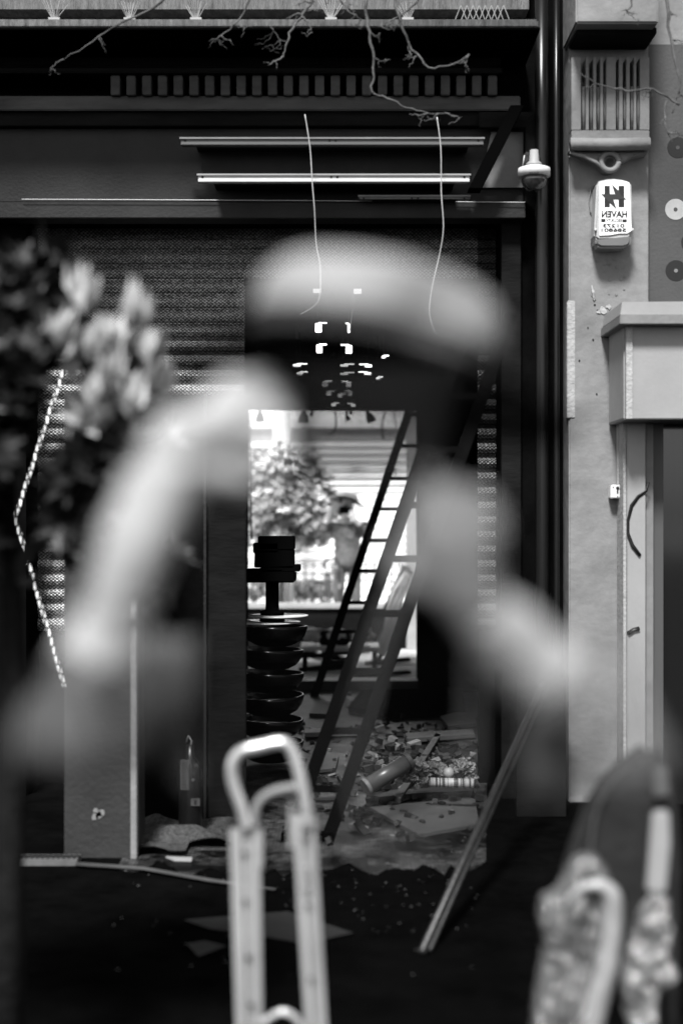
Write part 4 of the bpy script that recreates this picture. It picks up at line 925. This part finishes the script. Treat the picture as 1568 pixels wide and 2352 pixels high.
for pl_ in body_me.polygons:
    p = pl_.center; r_ = 0                                # 0 skin, 1 dark shirt, 2 trousers, 3 pale sleeve, 4 shoe
    dl_, tl2 = seg_d(p, eL, wL); dr_, tr2 = seg_d(p, eR, wR)
    if p.z < .09: r_ = 4
    elif p.z < .93: r_ = 2
    elif dl_ < .055 and tl2 > .27 and tl2 < .99: r_ = 3
    elif dr_ < .055 and tr2 > .56 and tr2 < .98: r_ = 3
    elif p.z < 1.47 and not (abs(p.x-HX) < .07 and p.z > 1.455): r_ = 1
    if r_ == 0 and not (dl_ < .09 and tl2 > .9 or dr_ < .09 and tr2 > .9 or p.y < -.13): r_ = 5
    if r_ == 1 and (p.x < -.15 or p.x > .19) and p.z > 1.30: r_ = 6
    if r_ == 0 and p.x < -.05 and dl_ < .12: r_ = 3  # left hand takes the pale sleeve: its light put into the colour
    reg.append(r_)
def person(loc, mats, hatm, brimm, cam_m, lens_m, strap_m, lab, clab, hatlab):
    pr = thing('person', lab, 'person', loc)
    me = body_me.copy(); me.materials.clear()
    for m in mats: me.materials.append(m)
    me.polygons.foreach_set('material_index', reg)
    o = bpy.data.objects.new('body', me); COL.objects.link(o); o.parent = pr
    o2 = Vector(loc)
    def V(x,y,z): return o2+Vector((x,y,z))
    c = V(HX-.004, .0, 1.762); M = Matrix.Rotation(R(11),3,'Y') @ Matrix.Rotation(R(-4),3,'X')
    mb = MB(); prof = []
    n = 48; rings = [(.126,0),(.134,.008),(.134,.030),(.130,.060),(.117,.078),(.084,.088),(.045,.086),(.004,.082)]
    for r_, h in rings:
        for k in range(n):
            t = 2*math.pi*k/n; pinch = 1-.10*max(0,(h-.05)/.05)*max(0,-math.sin(t))*abs(math.cos(t))-.24*math.exp(-((t-5.15)/.36)**2)*max(0,1-abs(h-.03)/.055)
            mb_v = Vector((r_*1.0*math.cos(t)*pinch, r_*1.12*math.sin(t)*pinch, h)); mb.v.append(c+M @ mb_v)
    mb.f = [(i*n+k, i*n+(k+1)%n, (i+1)*n+(k+1)%n, (i+1)*n+k) for i in range(len(rings)-1) for k in range(n)]+[tuple(range((len(rings)-1)*n,len(rings)*n))]
    ht = mb.build('hat_crown', hatm, pr, smooth=True)
    mb = MB(); rr = [(.128,.002),(.143,-.001),(.157,-.005),(.195,-.012),(.222,-.018)]; th = .004
    for s_ in (1,-1):
        for r_, h in (rr if s_ == 1 else rr[::-1]):
            for k in range(n):
                t = 2*math.pi*k/n; droop = -.026*((r_-.128)/.094)**1.3*abs(math.cos(t))**1.5
                mb.v.append(c+M @ Vector((r_*math.cos(t), r_*1.1*math.sin(t), h+droop+s_*th/2)))
    q = len(rr)*2
    mb.f = [(i*n+k, i*n+(k+1)%n, ((i+1)%q)*n+(k+1)%n, ((i+1)%q)*n+k) for i in range(q) for k in range(n)]
    mb.build('hat_brim', brimm, pr, smooth=True)
    # hat band
    mb = MB()
    for r_, h in ((.1362,.004),(.1362,.020)):
        for k in range(n): t = 2*math.pi*k/n; mb.v.append(c+M @ Vector((r_*math.cos(t), r_*1.12*math.sin(t), h)))
    mb.f = [(k,(k+1)%n,n+(k+1)%n,n+k) for k in range(n)]; mb.build('hat_band', brimm, pr, smooth=True)
    # hair under the hat, at the sides and nape
    mb = MB(); nn = 30
    for j in range(7):
        f = j/6
        for k in range(nn):
            t = R(-28)+R(236)*k/(nn-1); rr_ = .093+.006*math.sin(k*2.3+j)-.012*f
            mb.v.append(V(HX-.005+rr_*math.cos(t)*(1-.05*f), .008+rr_*1.12*math.sin(t), 1.765-.135*f-(.01*math.sin(k*1.7) if j == 6 else 0)))
    mb.f = [(j*nn+k, j*nn+k+1, (j+1)*nn+k+1, (j+1)*nn+k) for j in range(6) for k in range(nn-1)]
    mb.build('hair', brimm, pr, smooth=True)
    # camera in the hands
    cm = thing('camera', clab, 'camera', V(HX-.03,-.17,1.575))
    cx, cy, cz = HX-.03, -.165, 1.625
    MB().box(o2.x+cx-.07, o2.x+cx+.075, o2.y+cy-.02, o2.y+cy+.025, cz-.045, cz+.045).build('camera_body', cam_m, cm, bevel=.012, seg=3)
    MB().box(o2.x+cx-.025, o2.x+cx+.025, o2.y+cy-.018, o2.y+cy+.022, cz+.046, cz+.066).build('prism_hump', cam_m, cm, bevel=.006)
    MB().lathe(V(cx,cy-.02,cz-.003), [(.034,0),(.034,.02),(.038,.024),(.038,.06),(.036,.07),(.03,.07),(.028,.06),(.001,.058)], 32, Matrix.Rotation(R(90),3,'X')).build('lens', lens_m, cm, smooth=True)
    MB().tube([V(cx+.076,cy,cz+.02), V(cx+.10,cy-.03,cz-.04), V(cx+.118,cy-.02,cz-.15), V(cx+.118,cy,cz-.27), V(cx+.07,cy,cz-.335), V(cx+.015,cy,cz-.32), V(cx+.004,cy,cz-.26), V(cx+.03,cy,cz-.15), V(cx+.07,cy,cz-.04)], .009, 8, .35).build('strap', strap_m, cm, smooth=True)
    return pr
G_skin = ghost('ghost_skin', .26, .5); G_face = ghost('ghost_face', .01, .05); G_up = ghost('ghost_upper_sleeve', .17, .45); G_shirt = ghost('ghost_shirt', .002, .30); G_tr = ghost('ghost_trousers', .002, .35)  # hat's shade put into face colour, shoulder light into upper sleeve colour
G_slv = ghost('ghost_sleeve', .72, .52); G_hat = ghost('ghost_hat', .50, .55); G_brim = ghost('ghost_brim', .01, .85); G_cam = ghost('ghost_camera', .005, .06); G_strap = ghost('ghost_strap', .45, .2)  # brim coloured dark for the shade on its underside
person((0,1.5,0), [G_skin,G_shirt,G_tr,G_slv,G_tr,G_face,G_up], G_hat, G_brim, G_cam, G_cam, G_strap,
       'large blurred see-through reflected person in pale hat, raising a camera to the face', 'blurred see-through camera held up to the face of the large reflected person', '')
m_ = [mat('p_skin',.85,.6), mat('p_shirt',.16,.8,.5,9), mat('p_trousers',.12,.8,.2,8), mat('p_sleeve',.8,.8), mat('p_shoe',.05,.5)]; m_.append(m_[0]); m_.append(m_[1])
person((X(797,17.8)-HX,17.8,0), m_, mat('p_hat',.8,.8), mat('p_brim',.04,.8), M_black, M_black, M_rearg,
       'small person in a hat pointing a camera, seen in the bright back window', 'small black camera held by the person in the back window', '')
